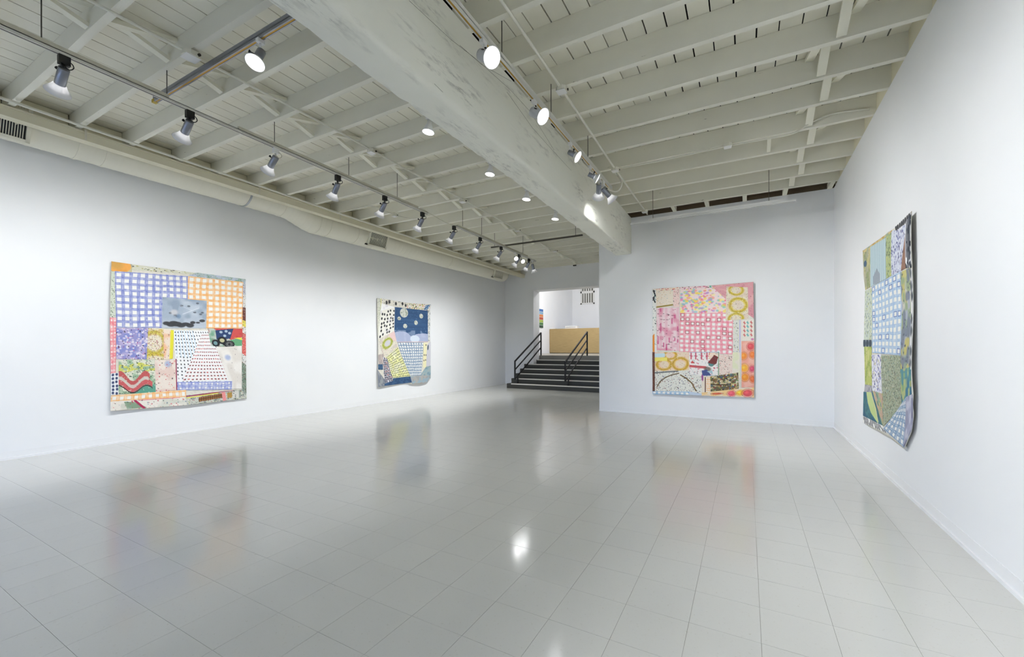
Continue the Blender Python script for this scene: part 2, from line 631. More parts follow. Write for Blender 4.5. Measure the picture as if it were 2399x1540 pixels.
for k in range(len(LJ) - 1):
    if LJ[k] < -.6:
        continue
    sh = (.035 if k % 2 else -.035)
    bridge(LJ[k], LJ[k + 1], -3.52 + sh, ZDL, False)
    bridge(LJ[k], LJ[k + 1], -3.42 + sh, ZDL, True)
RB = {18: (1975, 90), 19: (1927, 181), 20: (1933, 240), 21: (1898, 297), 22: (1901, 341), 23: (1876, 383), 24: (1879, 410), 25: (1856, 440)}
for k in range(11, len(RJ) - 1):
    vv = at(*RB[k + 1], Z=ZJ)[1] if k + 1 in RB else (.56 if k % 2 else .47)
    bridge(RJ[k], RJ[k + 1], vv, ZDR, False, .055)
    bridge(RJ[k], RJ[k + 1], vv + (.07 if k % 2 else -.07), ZDR, True, .055)
p = at(1803, 278, Z=ZJ)
bridge(RJ[21], RJ[22], p[1] + .03, ZDR, False, .03)

# ---- the big beam: soft arris on the lit side, broken arris on the other
bm = MB()
NB = 170
prof_n = 9
ring = []
for k in range(NB + 1):
    U = UFRONT + (US - UFRONT) * k / NB
    f = (U - 1.0) / (US - 1.0)
    vl, vr = -1.718 - .060 * f, -1.492 - .036 * f
    rr = random.Random(1000 + k)
    chip = .010 * rr.random() + (.012 if rr.random() > .86 else 0)
    z0 = 1.414 + .004 * math.sin(U * 2.1) + .003 * rr.uniform(-1, 1)
    rad = .035 if U < 4.6 else .035 - .024 * min(1, (U - 4.6) / .5)
    pts = [(vl, ZJ), (vl + .002 * rr.random(), z0 + .05), (vl + chip * .4, z0 + .012 + chip), (vl + .012 + chip, z0),
           ((vl + vr) / 2, z0 - .002)]
    for q in range(5):
        a = math.pi / 2 * q / 4
        pts.append((vr - rad + rad * math.sin(a), z0 + rad - rad * math.cos(a)))
    pts += [(vr, z0 + .25), (vr, ZJ)]
    ring.append([M(U, a, b) for a, b in pts])
n = len(ring[0])
bm.add([q for r in ring for q in r],
       [(i * n + k, i * n + (k + 1) % n, (i + 1) * n + (k + 1) % n, (i + 1) * n + k) for i in range(NB) for k in range(n)]
       + [tuple(range(n - 1, -1, -1)), tuple(NB * n + k for k in range(n))], True)
for i in range(len(bm.s)):
    k = i % n
    bm.s[i] = 3 <= k <= 9
beam = bm.build('ceiling_beam', 'beam')
tag(beam, 'massive white-painted beam with rubbed grey patches carrying the joists', 'beam', kind='structure')
# hairline checks that run along the timber
for pts in ([(962, 0), (1010, 45), (1060, 92), (1115, 135), (1165, 180), (1200, 212), (1245, 262), (1300, 352)],
            [(1080, 105), (1130, 150), (1200, 190)], [(1190, 215), (1250, 300), (1290, 345), (1340, 400)], [(1020, 195), (1040, 215)]):
    q = []
    for (x, y) in pts:
        V = -1.492
        for _ in range(3):
            U = at(x, y, V=V + .0)[0]
            V = -1.492 - .036 * (U - 1.0) / (US - 1.0)
        q.append(M(*at(x, y, V=V)) + Vector((.0006, 0, 0)))
    part(MB().tube(q, .0013, 4), 'crack', 'crack', beam)

# ---- stairs up to the next room
ST_U, ST_T, ST_R, ST_V = 9.154, .235, .112, -5.2
stairs = thing('staircase', 'dark grey stairs with pale nosing strips rising through the wall opening', 'stairs', M(ST_U, -3.6, -1))
for k in range(7):
    U0 = ST_U + k * ST_T
    vl = ST_V if k < 5 else OP_L + .0005
    s = part(MB().uvz(U0, UB - .002 if k < 5 else UB + OP_D + .05, vl, -1.57 if k < 5 else OP_R - .0005, -1 + k * ST_R, -1 + (k + 1) * ST_R), 'step', 'stair', stairs)
    if k < 5:
        part(MB().uvz(UB - .002, UB + OP_D + .05, OP_L + .0005, OP_R - .0005, -1 + k * ST_R, -1 + (k + 1) * ST_R), 'step_core', 'stair', stairs)
    part(MB().uvz(U0 - .004, U0 + .03, vl + (.12 if k < 5 else .02), -1.58 if k < 5 else OP_R - .02, -1 + (k + 1) * ST_R - .018, -1 + (k + 1) * ST_R + .004), 'nosing', 'nosing', s)
ZL = -1 + 7 * ST_R


def rail(Vf, Vr_, px_leg, label):
    t = thing('handrail', label, 'handrail', M(9.33, Vf, -.776))
    A = lambda z: M(9.33, Vf, z)
    B = lambda z: M(10.45, Vr_, z)
    sz = .030 * H
    part(MB().bar(A(-.345), B(.395), sz, sz), 'top_rail', 'rail', t)
    part(MB().bar(A(-.555), B(.195), sz * .8, sz * .8), 'middle_rail', 'rail', t)
    part(MB().bar(A(-.79), B(.0), sz * .8, sz * .8), 'lower_rail', 'rail', t)
    part(MB().bar(A(-.80), A(-.335), sz, sz), 'newel', 'rail', t)
    part(MB().bar(B(ZL), B(.405), sz, sz), 'post', 'rail', t)
    l = at(px_leg, 900, U=9.30)
    part(MB().bar(M(9.30, l[1], -1 + ST_R), M(9.30, l[1], -.72), sz, sz), 'leg', 'rail', t)
    return t


rail(-5.066, -4.87, 1212.5, 'black steel handrail of three bars beside the jamb of the stair opening')
rail(-3.725, -3.57, 1331, 'black steel handrail of three bars standing in the middle of the stairs')

# ---- the room at the top of the stairs
NV, NU = -6.46, 17.0
struct(MB().uvz(UB + OP_D, NU + .2, NV - .2, 1.0, -1.0, ZL).build('floor_upper', 'landing'))
struct(MB().uvz(UB + OP_D, NU + .1, NV - .1, NV, ZL, 3.0).build('wall_upper_side', 'wall'))
struct(MB().uvz(NU, NU + .1, NV - .1, 1.0, ZL, 3.0).build('wall_upper_back', 'wall'))
struct(MB().uvz(UB + OP_D, NU + .1, NV - .1, 1.0, 3.0, 3.05).build('ceiling_upper', 'wall'))
struct(MB().uvz(UB + OP_D, NU + .1, .9, 1.0, ZL, 3.0).build('wall_upper_far', 'wall'))
struct(MB().uvz(UB + OP_D - .05, UB + OP_D, NV - .1, VL - .11, -1, 3.05).uvz(UB + OP_D - .05, UB + OP_D, VL - .9, 1.0, ZT - .02, 3.05).build('wall_upper_front', 'wall'))
# plywood desk front
cp = at(1288, 826, V=NV)
CU = 14.6
desk = thing('reception_desk', 'plain blond plywood reception desk at the head of the stairs', 'desk', M(CU, -4.5, ZL))
part(MB().uvz(CU, CU + .03, NV + .01, -3.0, ZL + .02, .665), 'front_panel', 'ply', desk)
part(MB().uvz(CU + .01, CU + .5, NV + .01, -3.0, .665, .69), 'worktop', 'ply', desk)
part(MB().uvz(CU + .015, CU + .05, NV + .01, -3.0, ZL, ZL + .02), 'plinth', 'stair', desk)
pr = at(1341, 763, U=CU + .25)
prn = thing('printer', 'low white box lying on the plywood desk', 'box', M(CU + .25, pr[1], .69))
part(MB().uvz(CU + .12, CU + .38, pr[1] - .23, pr[1] + .23, .69, .79), 'body', 'enamel', prn)
part(MB().uvz(CU + .10, CU + .2, pr[1] - .18, pr[1] + .18, .75, .765), 'tray', 'can', prn)
kb = at(1295, 768, U=CU + .15)
tray = tag(MB().uvz(CU + .1, CU + .25, kb[1] - .09, kb[1] + .13, .69, .72).build('paper_tray', 'enamel'), 'small white paper tray near the end of the plywood desk', 'tray')
# air grille high on the end wall: two rows of five openings
gp0, gp1, gp2 = at(1361, 714, U=NU), at(1393.5, 714, U=NU), at(1393, 672, U=NU)
gh = .56
zg = gp0[2]
grille = thing('wall_grille', 'white wall grille with two rows of five grey openings above the desk', 'grille', M(NU, (gp0[1] + gp1[1]) / 2, zg))
gw = gp1[1] - gp0[1]
part(MB().uvz(NU - .03, NU - .001, gp0[1], gp1[1], zg, zg + .05).uvz(NU - .03, NU - .001, gp0[1], gp1[1], zg + 1.15, zg + 1.2)
     .uvz(NU - .03, NU - .001, gp0[1], gp0[1] + .05, zg, zg + 1.2).uvz(NU - .03, NU - .001, gp1[1] - .05, gp1[1], zg, zg + 1.2)
     .uvz(NU - .03, NU - .001, gp0[1], gp1[1], zg + .46, zg + .54), 'frame', 'enamel', grille)
for r in range(2):
    for c in range(5):
        w5 = (gw - .1) / 5
        v0 = gp0[1] + .05 + c * w5
        z0 = zg + .05 + r * .49
        part(MB().uvz(NU - .012, NU - .002, v0 + .02, v0 + w5 - .02, z0 + .01, z0 + (.40 if r == 0 else .6)), 'slot', 'grey_slot', grille)
        if c:
            part(MB().uvz(NU - .028, NU - .002, v0 - .02, v0 + .02, z0, z0 + (.41 if r == 0 else .61)), 'bar', 'enamel', grille)
# lamp of that room
lampU = thing('ceiling_lamp', 'round white ceiling lamp of the room above the stairs', 'lamp', M(12.6, -4.2, 2.97))
part(MB().uvz(12.45, 12.75, -4.35, -4.05, 2.95, 2.998), 'housing', 'enamel', lampU)
part(MB().uvz(12.47, 12.73, -4.33, -4.07, 2.935, 2.949), 'diffuser', 'lamp', lampU)
ld = bpy.data.lights.new('lamp_light', 'POINT')
ld.energy = 430
ld.shadow_soft_size = .2
ld.color = (1.0, .98, .96)
lo = bpy.data.objects.new('lamp_light', ld)
COL.objects.link(lo)
lo.parent = lampU
lo.location = (0, 0, -.35)

# ================================================================ services under the ceiling
# ---- ledger that carries the joists along the duct
ledger = MB().uvz(UFRONT, UB, -5.30, -5.205, 1.872, 1.94).uvz(UFRONT, UB, -5.33, -5.19, 1.94, 1.9525).build('ledger_beam', 'cream')
tag(ledger, 'long cream ledger beam running above the round duct', 'beam')
# ---- spiral duct with an offset, grilles and strap hangers
DR, DV = .186, -5.555
duct = thing('air_duct', 'round cream spiral air duct running the length of the long wall', 'duct', M(0, DV, 1.9))


def duct_z(U):
    if U < 3.55:
        return 1.985
    if U > 4.05:
        return 1.868 + .006 * max(0, U - 5)
    f = (U - 3.55) / .5
    return 1.985 - .117 * (f * f * (3 - 2 * f))


def duct_mesh(U0, U1):
    mb = MB()
    nseg = 40
    rings = []
    U = U0
    st = .0125
    k = 0
    while U <= U1 + 1e-6:
        ph = k % 8
        r = DR * H * (1.018 if ph == 0 else 1.0)
        rings.append((U, r))
        U += st if ph in (0, 7) else st
        k += 1
    vs, fs = [], []
    for (u, r) in rings:
        c = M(u, DV, duct_z(u))
        for q in range(nseg):
            a = 2 * math.pi * q / nseg
            vs.append((c.x + r * math.cos(a), c.y, c.z + r * math.sin(a)))
    for i in range(len(rings) - 1):
        for q in range(nseg):
            fs.append((i * nseg + q, (i + 1) * nseg + q, (i + 1) * nseg + (q + 1) % nseg, i * nseg + (q + 1) % nseg))
    mb.add(vs, fs, True)
    return mb


part(duct_mesh(UFRONT + .02, 9.55), 'spiral_pipe', 'duct', duct)
cap = MB()
cv, cf = [], []
for i in range(7):
    a = math.pi / 2 * i / 6
    c = M(9.55 + .09 * math.sin(a), DV, duct_z(9.5))
    r = DR * H * (.12 + .88 * math.cos(a))
    for q in range(40):
        t = 2 * math.pi * q / 40
        cv.append((c.x + r * math.cos(t), c.y, c.z + r * math.sin(t)))
for i in range(6):
    for q in range(40):
        cf.append((i * 40 + q, (i + 1) * 40 + q, (i + 1) * 40 + (q + 1) % 40, i * 40 + (q + 1) % 40))
cf.append(tuple(6 * 40 + q for q in range(40)))
cap.add(cv, cf, True)
part(cap, 'end_cap', 'duct', duct)


def band(U, w, r, mat, name):
    mb = MB()
    vs, fs = [], []
    for i, (u, rr) in enumerate(((U - w / 2, 1.0), (U - w / 2, r), (U + w / 2, r), (U + w / 2, 1.0))):
        c = M(u, DV, duct_z(u))
        for q in range(40):
            t = 2 * math.pi * q / 40
            vs.append((c.x + DR * H * rr * math.cos(t), c.y, c.z + DR * H * rr * math.sin(t)))
    for i in range(3):
        for q in range(40):
            fs.append((i * 40 + q, (i + 1) * 40 + q, (i + 1) * 40 + (q + 1) % 40, i * 40 + (q + 1) % 40))
    mb.add(vs, fs)
    return part(mb, name, mat, duct)


for U in (3.55, 4.07, 4.75, 1.72):
    band(U, .03, 1.025, 'duct', 'joint_collar')
# strap hangers hung from the joists, ring round the pipe
for (x, y, mt) in ((202, 300, 'duct'), (608, 440, 'galv'), (797, 505, 'duct'), (1077, 605, 'duct')):
    U = at(x, y, V=-5.19)[0]
    band(U + .03, .022, 1.03, mt, 'strap_ring')
    part(MB().bar(M(U, -5.175, 1.862), M(U, -5.175, ZJ), .03 * H * .55, .004, up=(1, 0, 0)), 'strap', 'hanger', duct)
# supply grilles on the room side of the pipe
gl_dir = Vector((math.cos(-.36), 0, math.sin(-.36)))            # out of the pipe, a little downward
gl_up = Vector((-gl_dir.z, 0, gl_dir.x))
for (xa, ya, xb, yb, ht) in ((-70, 250, 76, 304, .31), (865, 558, 909, 572, .26), (1159, 641, 1180, 646, .25)):
    Ua, Ub_ = at(xa, ya, V=-5.37)[0], at(xb, yb, V=-5.37)[0]
    Uc = (Ua + Ub_) / 2
    c = M(Uc, DV, duct_z(Uc)) + gl_dir * (DR * H * .99)
    wd, hh = (Ub_ - Ua) * H, ht * H

    def gp(a, b, d):
        return c + Vector((0, a, 0)) + gl_up * b + gl_dir * d

    def gbox(mb, a0, a1, b0, b1, d0, d1):
        vs = [gp(a, b, d) for d in (d0, d1) for a, b in ((a0, b0), (a1, b0), (a1, b1), (a0, b1))]
        mb.add(vs, [(0, 3, 2, 1), (4, 5, 6, 7), (0, 1, 5, 4), (1, 2, 6, 5), (2, 3, 7, 6), (3, 0, 4, 7)])
        return mb
    fr = .038 * min(1, wd / .5)
    mb = MB()
    gbox(mb, -wd / 2, wd / 2, hh / 2 - fr, hh / 2, -.09, .035)
    gbox(mb, -wd / 2, wd / 2, -hh / 2, -hh / 2 + fr, -.09, .035)
    gbox(mb, -wd / 2, -wd / 2 + fr, -hh / 2, hh / 2, -.09, .035)
    gbox(mb, wd / 2 - fr, wd / 2, -hh / 2, hh / 2, -.09, .035)
    gr = part(mb, 'grille', 'duct', duct)
    part(gbox(MB(), -wd / 2 + fr, wd / 2 - fr, -hh / 2 + fr, hh / 2 - fr, -.01, .002), 'opening', 'black', gr)
    nb = max(8, int(wd / .026))
    for q in range(1, nb):
        a = -wd / 2 + fr + (wd - 2 * fr) * q / nb
        part(gbox(MB(), a - .0035, a + .0035, -hh / 2 + fr, hh / 2 - fr, .004, .013), 'louvre', 'duct', gr)


# ---- conduits and junction boxes
def tube_thing(name, label, cat, pts, r, mat, group=None, n=8):
    o = MB().tube(pts, r, n).build(name, mat, None, pts[0])
    return tag(o, label, cat, group)


def smooth(pts, n=6):
    """Catmull-Rom through the points"""
    pts = [Vector(p) for p in pts]
    out = []
    for i in range(len(pts) - 1):
        p0, p1, p2, p3 = pts[max(i - 1, 0)], pts[i], pts[i + 1], pts[min(i + 2, len(pts) - 1)]
        for k in range(n):
            t = k / n
            out.append(.5 * ((2 * p1) + (-p0 + p2) * t + (2 * p0 - 5 * p1 + 4 * p2 - p3) * t * t + (-p0 + 3 * p1 - 3 * p2 + p3) * t ** 3))
    out.append(pts[-1])
    return out


def on(x, y, z):
    return M(*at(x, y, Z=z))


ZC = ZJ - .018
cl = [M(-1.5, -3.2, ZC)] + [on(x, y, ZC) for x, y in ((632, 220), (701, 256), (793, 305), (935, 385), (1042, 443), (1122, 486), (1213, 538), (1300, 588), (1363, 618))]
c1 = tube_thing('conduit', 'straight cream conduit crossing under the joists beside the herringbone bridging', 'conduit', cl, .013, 'conduit')
cr_ = [M(-1.5, -1.19, ZC)] + [on(x, y, ZC) for x, y in ((1198, 30), (1318, 208), (1443, 397), (1518, 503))]
tube_thing('conduit', 'straight cream conduit under the joists between beam and side wall', 'conduit', cr_, .014, 'conduit')
VCD = -5.03
cd = [M(at(x, y, V=VCD)[0], VCD, at(x, y, V=VCD)[2]) for x, y in ((0, 222), (200, 292), (608, 432), (797, 498), (980, 560), (1180, 628))]
cd = [M(-1.8, VCD, 1.935)] + cd
tube_thing('conduit', 'long cream pipe clipped along the ledger above the duct', 'conduit', cd, .017, 'conduit')


def jbox(p, label, s=.05):
    t = thing('junction_box', label, 'junction box', p, 'junction boxes on the conduits')
    o8 = [(s * math.cos(math.pi / 4 * k + .39), s * math.sin(math.pi / 4 * k + .39)) for k in range(8)]
    mb = MB()
    vs = [(a, b, -.022) for a, b in o8] + [(a, b, .022) for a, b in o8]
    mb.add(vs, [tuple(range(7, -1, -1)), tuple(range(8, 16))] + [(k, (k + 1) % 8, 8 + (k + 1) % 8, 8 + k) for k in range(8)])
    put(mb.mesh('body', 'conduit'), 'body', t)
    put(MB().box((-s * .8, -s * .8, -.028), (s * .8, s * .8, -.022)).mesh('cover', 'enamel'), 'cover', t)
    put(MB().tube([(s * .3, s * .3, .0), (s * 1.12, s * .5, .0)], .012, 8).mesh('knockout', 'slot'), 'knockout', t)
    return t


JL = 'small cream octagonal junction box on the conduit beside the bridging'
for x, y in ((450, 126), (872, 353), (1085, 470), (1213, 539), (1301, 588)):
    jbox(on(x, y, ZC - .012), JL, .075 if x < 500 else .06)
JR = 'small cream octagonal junction box on the conduit between beam and side wall'
for x, y in ((1318, 210), (1443, 398), (1512, 496)):
    jbox(on(x, y, ZC - .012), JR, .06)
# pipe that leaves the middle box, follows a joist and climbs to the side wall
jU = RJ[21] - .022
pp = [M(*at(x, y, U=jU)) for x, y in ((1450, 396), (1560, 375), (1700, 345), (1800, 327), (1862, 314), (1905, 288), (1960, 268), (2040, 258))]
for q in pp:
    q.x = min(q.x, VR * H - .004)
tube_thing('conduit', 'thin cream pipe bending up along a joist to the side wall', 'conduit', smooth(pp), .012, 'conduit')
jbox(M(*at(1707, 344, U=jU)) + Vector((0, -.02, 0)), 'cream junction box fixed to a joist on the bent pipe', .055)
# flexible loop that feeds the track on the beam
lp = [on(1436, 398, ZC - .01), on(1449, 412, 1.92), M(*at(1458, 428, U=4.45)), M(*at(1452, 445, U=4.42)), M(*at(1440, 449, U=4.42)), M(*at(1424, 441, U=4.42))]
tube_thing('flexible_conduit', 'white flexible cable looping from a box to the beam track', 'cable', smooth(lp), .014, 'conduit')
# cord that sags between boxes on the long-wall side
lp2 = [M(*at(792, 498, V=-5.1)), on(850, 484, 1.945), on(875, 482, 1.94), on(900, 492, 1.94), on(925, 501, 1.94)]
tube_thing('flexible_conduit', 'thin cream cable running from the ledger pipe to a joist box', 'cable', smooth(lp2), .011, 'conduit')
jbox(on(926, 503, ZC - .012), 'cream octagonal box where thin cables meet under a joist', .055)
lp3 = [on(930, 503, 1.93), on(965, 511, 1.91), on(993, 508, 1.88)]
tube_thing('flexible_conduit', 'thin cream cable dropping from a joist box to the long track', 'cable', smooth(lp3), .009, 'conduit')
ZT1 = 1.735
lp4 = [M(*at(982, 490, V=-3.58)), M(*at(988, 487, V=-3.58)), M(*at(1010, 500, V=-3.58)), M(*at(1045, 520, V=-3.58)), M(*at(1068, 528, V=-3.58))]
tube_thing('flexible_conduit', 'thin cable bridging the gap between two lengths of track', 'cable', smooth(lp4), .007, 'cord')


# ---- lighting tracks
def track(name, label, a, b, slotmat='slot', mat='alu_white', struts=(), rods=(), w=.036, h=.030, strut_mat='strut', cap=None):
    """a, b: (U, V, z of the underside)"""
    A, B = M(*a), M(*b)
    d = (B - A).normalized()
    t = thing(name, label, 'light track', (A + B) / 2)
    up = Vector((0, 0, 1))
    c = up * (h / 2)
    sx = d.cross(up).normalized()
    for s in (-1, 1):
        part(MB().bar(A + c + sx * (s * w * .36), B + c + sx * (s * w * .36), w * .28, h), 'side_rail', mat, t)
    part(MB().bar(A + up * (h - .003), B + up * (h - .003), w, .006), 'channel', mat, t)
    part(MB().bar(A + up * (.2 * h), B + up * (.2 * h), w * .44, h * .25), 'contact_slot', slotmat, t)
    for (s0, s1) in struts:
        p0, p1 = A + (B - A) * s0 + up * (h + .018), A + (B - A) * s1 + up * (h + .018)
        part(MB().bar(p0, p1, .034, .034), 'strut', strut_mat, t)
    for (P0, P1) in rods:
        part(MB().tube([P0, P1], .0045, 6), 'rod', 'rod', t)
    if cap is not None:
        part(MB().bar(A - d * .02 + c, A + d * .03 + c, w * 1.1, h * 1.1), 'end_feed', cap, t)
    return t


VT1 = -3.58


def t1z(U):
    return 1.752 - .0135 * (U - 1.0)


def sU(x, y):
    return at(x, y, V=VT1)[0]


UA0, UA1 = -1.6, sU(1003, 503)
fr_ = lambda U: (U - UA0) / (UA1 - UA0)
rods = []
for x, y in ((113, 5), (372, 175), (646, 282), (813, 368), (928, 422)):
    U = at(x, y, Z=ZJ)[0]
    rods.append((M(U, VT1, ZJ + .1), M(U, VT1, t1z(U) + .03)))
track('light_track', 'long ceiling track of bell spotlights along the duct wall', (UA0, VT1, t1z(UA0)), (UA1, VT1, t1z(UA1)),
      struts=((fr_(-1.5), fr_(sU(397, 231))), (fr_(sU(560, 298)), fr_(sU(980, 492)))), rods=rods)
UB0, UB1 = sU(1068, 531), sU(1256, 613)
rods = []
for x, y in ((1073, 497), (1137, 515), (1217, 564)):
    U = at(x, y, Z=ZJ)[0]
    rods.append((M(U, VT1, ZJ + .1), M(U, VT1, t1z(U) + .03)))
track('light_track', 'shorter ceiling track continuing the long one towards the stairs', (UB0, VT1, t1z(UB0)), (UB1, VT1, t1z(UB1)),
      struts=((.02, .86),), rods=rods)
U2 = 1.505
track('light_track', 'silver cross track with a brass slot running under the joists to the beam', (U2, -3.90, 1.85), (U2, -1.75, 1.85),
      slotmat='brass', mat='alu', struts=((.0, 1.0),), strut_mat='alu', cap='yellow',
      rods=((M(U2, -2.0, ZJ + .1), M(U2, -2.0, 1.87)),))
U3 = 6.55
track('light_track', 'thin dark cross track hung near the far end of the beam', (U3, -4.04, 1.80), (U3, -2.31, 1.80), mat='rod',
      rods=((M(U3, -3.97, ZJ + .1), M(U3, -3.97, 1.82)), (M(U3, -2.43, ZJ + .1), M(U3, -2.43, 1.82))))
U4 = 5.77
track('light_track', 'white cross track hung in front of the wall with the pink collage', (U4, -1.36, 1.640), (U4, .49, 1.652), mat='enamel',
      struts=((.13, .94),), strut_mat='enamel', rods=((M(U4, -1.07, ZDR), M(U4, -1.07, 1.66)), (M(U4, .231, ZDR), M(U4, .231, 1.67))))
V5 = -1.285
track('light_track', 'white track with a brass slot hung along the lit face of the beam', (-1.6, V5, 1.735), (4.57, V5, 1.700), slotmat='brass',
      struts=((0, 1),), strut_mat='alu_white',
      rods=((M(2.21, V5, ZJ + .02), M(2.21, V5, 1.75)), (M(2.945, V5, ZJ + .02), M(2.945, V5, 1.74)), (M(3.793, V5, ZJ), M(3.793, V5, 1.73)), (M(1.4, V5, ZJ), M(1.4, V5, 1.75))))
V6 = -1.812
track('light_track', 'track of small downlights hung behind the beam', (2.05, V6 + .012, 1.498), (5.3, V6 - .012, 1.492), slotmat='brass', w=.03,
      rods=((M(2.3, V6 + .012, ZJ), M(2.3, V6 + .012, 1.50)), (M(3.2, V6, ZJ), M(3.2, V6, 1.50)), (M(4.8, V6 - .008, ZJ), M(4.8, V6 - .008, 1.50))))

# ---- spotlights
CLM, BLM = {}, {}
# bell head, local +z = beam direction, origin at the pivot near the back of the cylinder
BLM['cylinder'] = MB().lathe([(.001, -.035), (.034, -.035), (.037, -.030), (.037, .118), (.033, .122)], 24).mesh('cylinder', 'alu')
BLM['bell_shade'] = MB().lathe([(.034, .112), (.044, .124), (.052, .142), (.062, .160), (.078, .180), (.088, .196), (.086, .196), (.074, .181), (.058, .162), (.040, .150), (.030, .150)], 28).mesh('bell_shade', 'bell')
BLM['lamp_face'] = MB().disc(.058, .166, 24, .010).mesh('lamp_face', 'lamp')
BLM['knob'] = MB().tube([(.036, 0, .02), (.062, 0, .02)], .006, 8).tube([(.060, 0, .02), (.074, 0, .02)], [.010, .014], 10).mesh('knob', 'black')
BLM['cord'] = MB().tube(smooth([(.0, .0, -.03), (.03, .015, -.065), (.015, .045, -.085), (-.03, .04, -.075), (-.04, .01, -.055), (-.01, -.02, -.05), (.02, -.02, -.07)], 5), .0042, 6).mesh('cord', 'black')
BLM['cord_white'] = MB().tube(smooth([(.0, .0, -.03), (.03, .015, -.065), (.015, .045, -.085), (-.03, .04, -.075), (-.04, .01, -.055), (-.01, -.02, -.05), (.02, -.02, -.07)], 5), .0042, 6).mesh('cord', 'cord')
BLM['adapter'] = MB().box((-.022, -.036, -.075), (.022, .036, .0)).tube([(0, 0, -.07), (0, 0, -.10)], .010, 8).mesh('adapter', 'black')
BLM['adapter_white'] = MB().box((-.020, -.034, -.06), (.020, .034, .0)).tube([(0, 0, -.055), (0, 0, -.10)], .010, 8).mesh('adapter', 'enamel')
# white can head with a wide reflector lamp
CLM['can'] = MB().lathe([(.001, -.052), (.040, -.052), (.046, -.046), (.046, .060), (.041, .062)], 24).mesh('can', 'can')
CLM['can_slim'] = MB().lathe([(.001, -.050), (.030, -.050), (.034, -.046), (.034, .072), (.030, .074)], 24).mesh('can', 'alu')
CLM['vent_slot'] = MB().box((.0445, -.006, -.012), (.0475, .006, .022)).mesh('vent_slot', 'black')
CLM['reflector'] = MB().lathe([(.038, .055), (.044, .062), (.060, .085), (.076, .102), (.078, .108), (.073, .108)], 28).mesh('reflector', 'enamel')
CLM['lamp_face'] = MB().disc(.0735, .106, 28, .014).mesh('lamp_face', 'lamp')
CLM['neck'] = MB().box((-.018, -.030, -.03), (.018, .030, .0)).tube([(0, 0, -.025), (0, 0, -.085)], .008, 8).mesh('neck', 'enamel')
# small downlight
CLM['socket'] = MB().lathe([(.001, -.035), (.022, -.035), (.024, .0), (.036, .030), (.050, .066), (.056, .078), (.052, .078)], 24).mesh('socket', 'enamel')
CLM['down_face'] = MB().disc(.0525, .076, 24, .008).mesh('lamp_face', 'lamp')
CLM['arm'] = MB().box((-.018, -.030, -.025), (.018, .030, .008)).tube([(0, 0, -.02), (0, 0, -.05)], .007, 8).mesh('arm', 'enamel')


def quat(aim, spin=0.0):
    return Vector(aim).to_track_quat('Z', 'Y') @ Matrix.Rotation(spin, 3, 'Z').to_quaternion()


def light(parent, loc, aim, power, size, blend=1.0, radius=.05, col=(.970, .982, 1.0)):
    l = bpy.data.lights.new('spot', 'SPOT')
    l.energy, l.spot_size, l.spot_blend, l.shadow_soft_size, l.color = power, math.radians(size), blend, radius, col
    o = bpy.data.objects.new('spot', l)
    COL.objects.link(o)
    o.parent = parent
    o.location = loc
    o.rotation_mode = 'QUATERNION'
    o.rotation_quaternion = Vector(aim).to_track_quat('-Z', 'Y')


def bell(tp, aim, label, group=None, white=False, power=P_WALL_SPOT, size=98, lit=True, drop=.105):
    """tp: point on the track (world); aim: beam direction (world)"""
    aim = Vector(aim).normalized()
    t = thing('spotlight', label, 'spotlight', tp, group)
    put(BLM['adapter_white' if white else 'adapter'], 'adapter', t)
    pv = Vector((0, 0, -drop)) + aim * .03
    q = quat(aim, 1.2)
    cy = put(BLM['cylinder'], 'cylinder', t, pv, q)
    put(BLM['knob'], 'knob', cy)
    put(BLM['cord_white' if white else 'cord'], 'cord', t, pv, q)
    sh = put(BLM['bell_shade'], 'bell_shade', t, pv, q)
    put(BLM['lamp_face'], 'lamp_face', sh)
    if lit:
        light(t, pv + aim * .205, aim, power, size)
    return t


def can(tp, aim, label, group=None, slim=False, power=P_CAN_SPOT, size=98, drop=.085, sc=1.0):
    aim = Vector(aim).normalized()
    t = thing('spotlight', label, 'spotlight', tp, group)
    put(CLM['neck'], 'neck', t)
    pv = Vector((0, 0, -drop)) - Vector((0, 0, .03)) + aim * .02
    q = quat(aim, 2.4)
    cn = put(CLM['can_slim' if slim else 'can'], 'can', t, pv, q)
    put(CLM['vent_slot'] if not slim else BLM['knob'], 'vent_slot' if not slim else 'knob', cn)
    rf = put(CLM['reflector'], 'reflector', t, pv, q)
    cn.scale = rf.scale = (sc, sc, sc)
    put(CLM['lamp_face'], 'lamp_face', rf)
    light(t, pv + aim * .135, aim, power, size)
    return t


def down(tp, aim, label, group=None, power=P_DOWN_SPOT, size=120):
    aim = Vector(aim).normalized()
    t = thing('downlight', label, 'spotlight', tp, group)
    put(CLM['arm'], 'arm', t)
    pv = Vector((0, 0, -.062))
    q = quat(aim)
    so = put(CLM['socket'], 'socket', t, pv, q)
    put(CLM['down_face'], 'lamp_face', so)
    light(t, pv + aim * .10, aim, power, size)
    return t


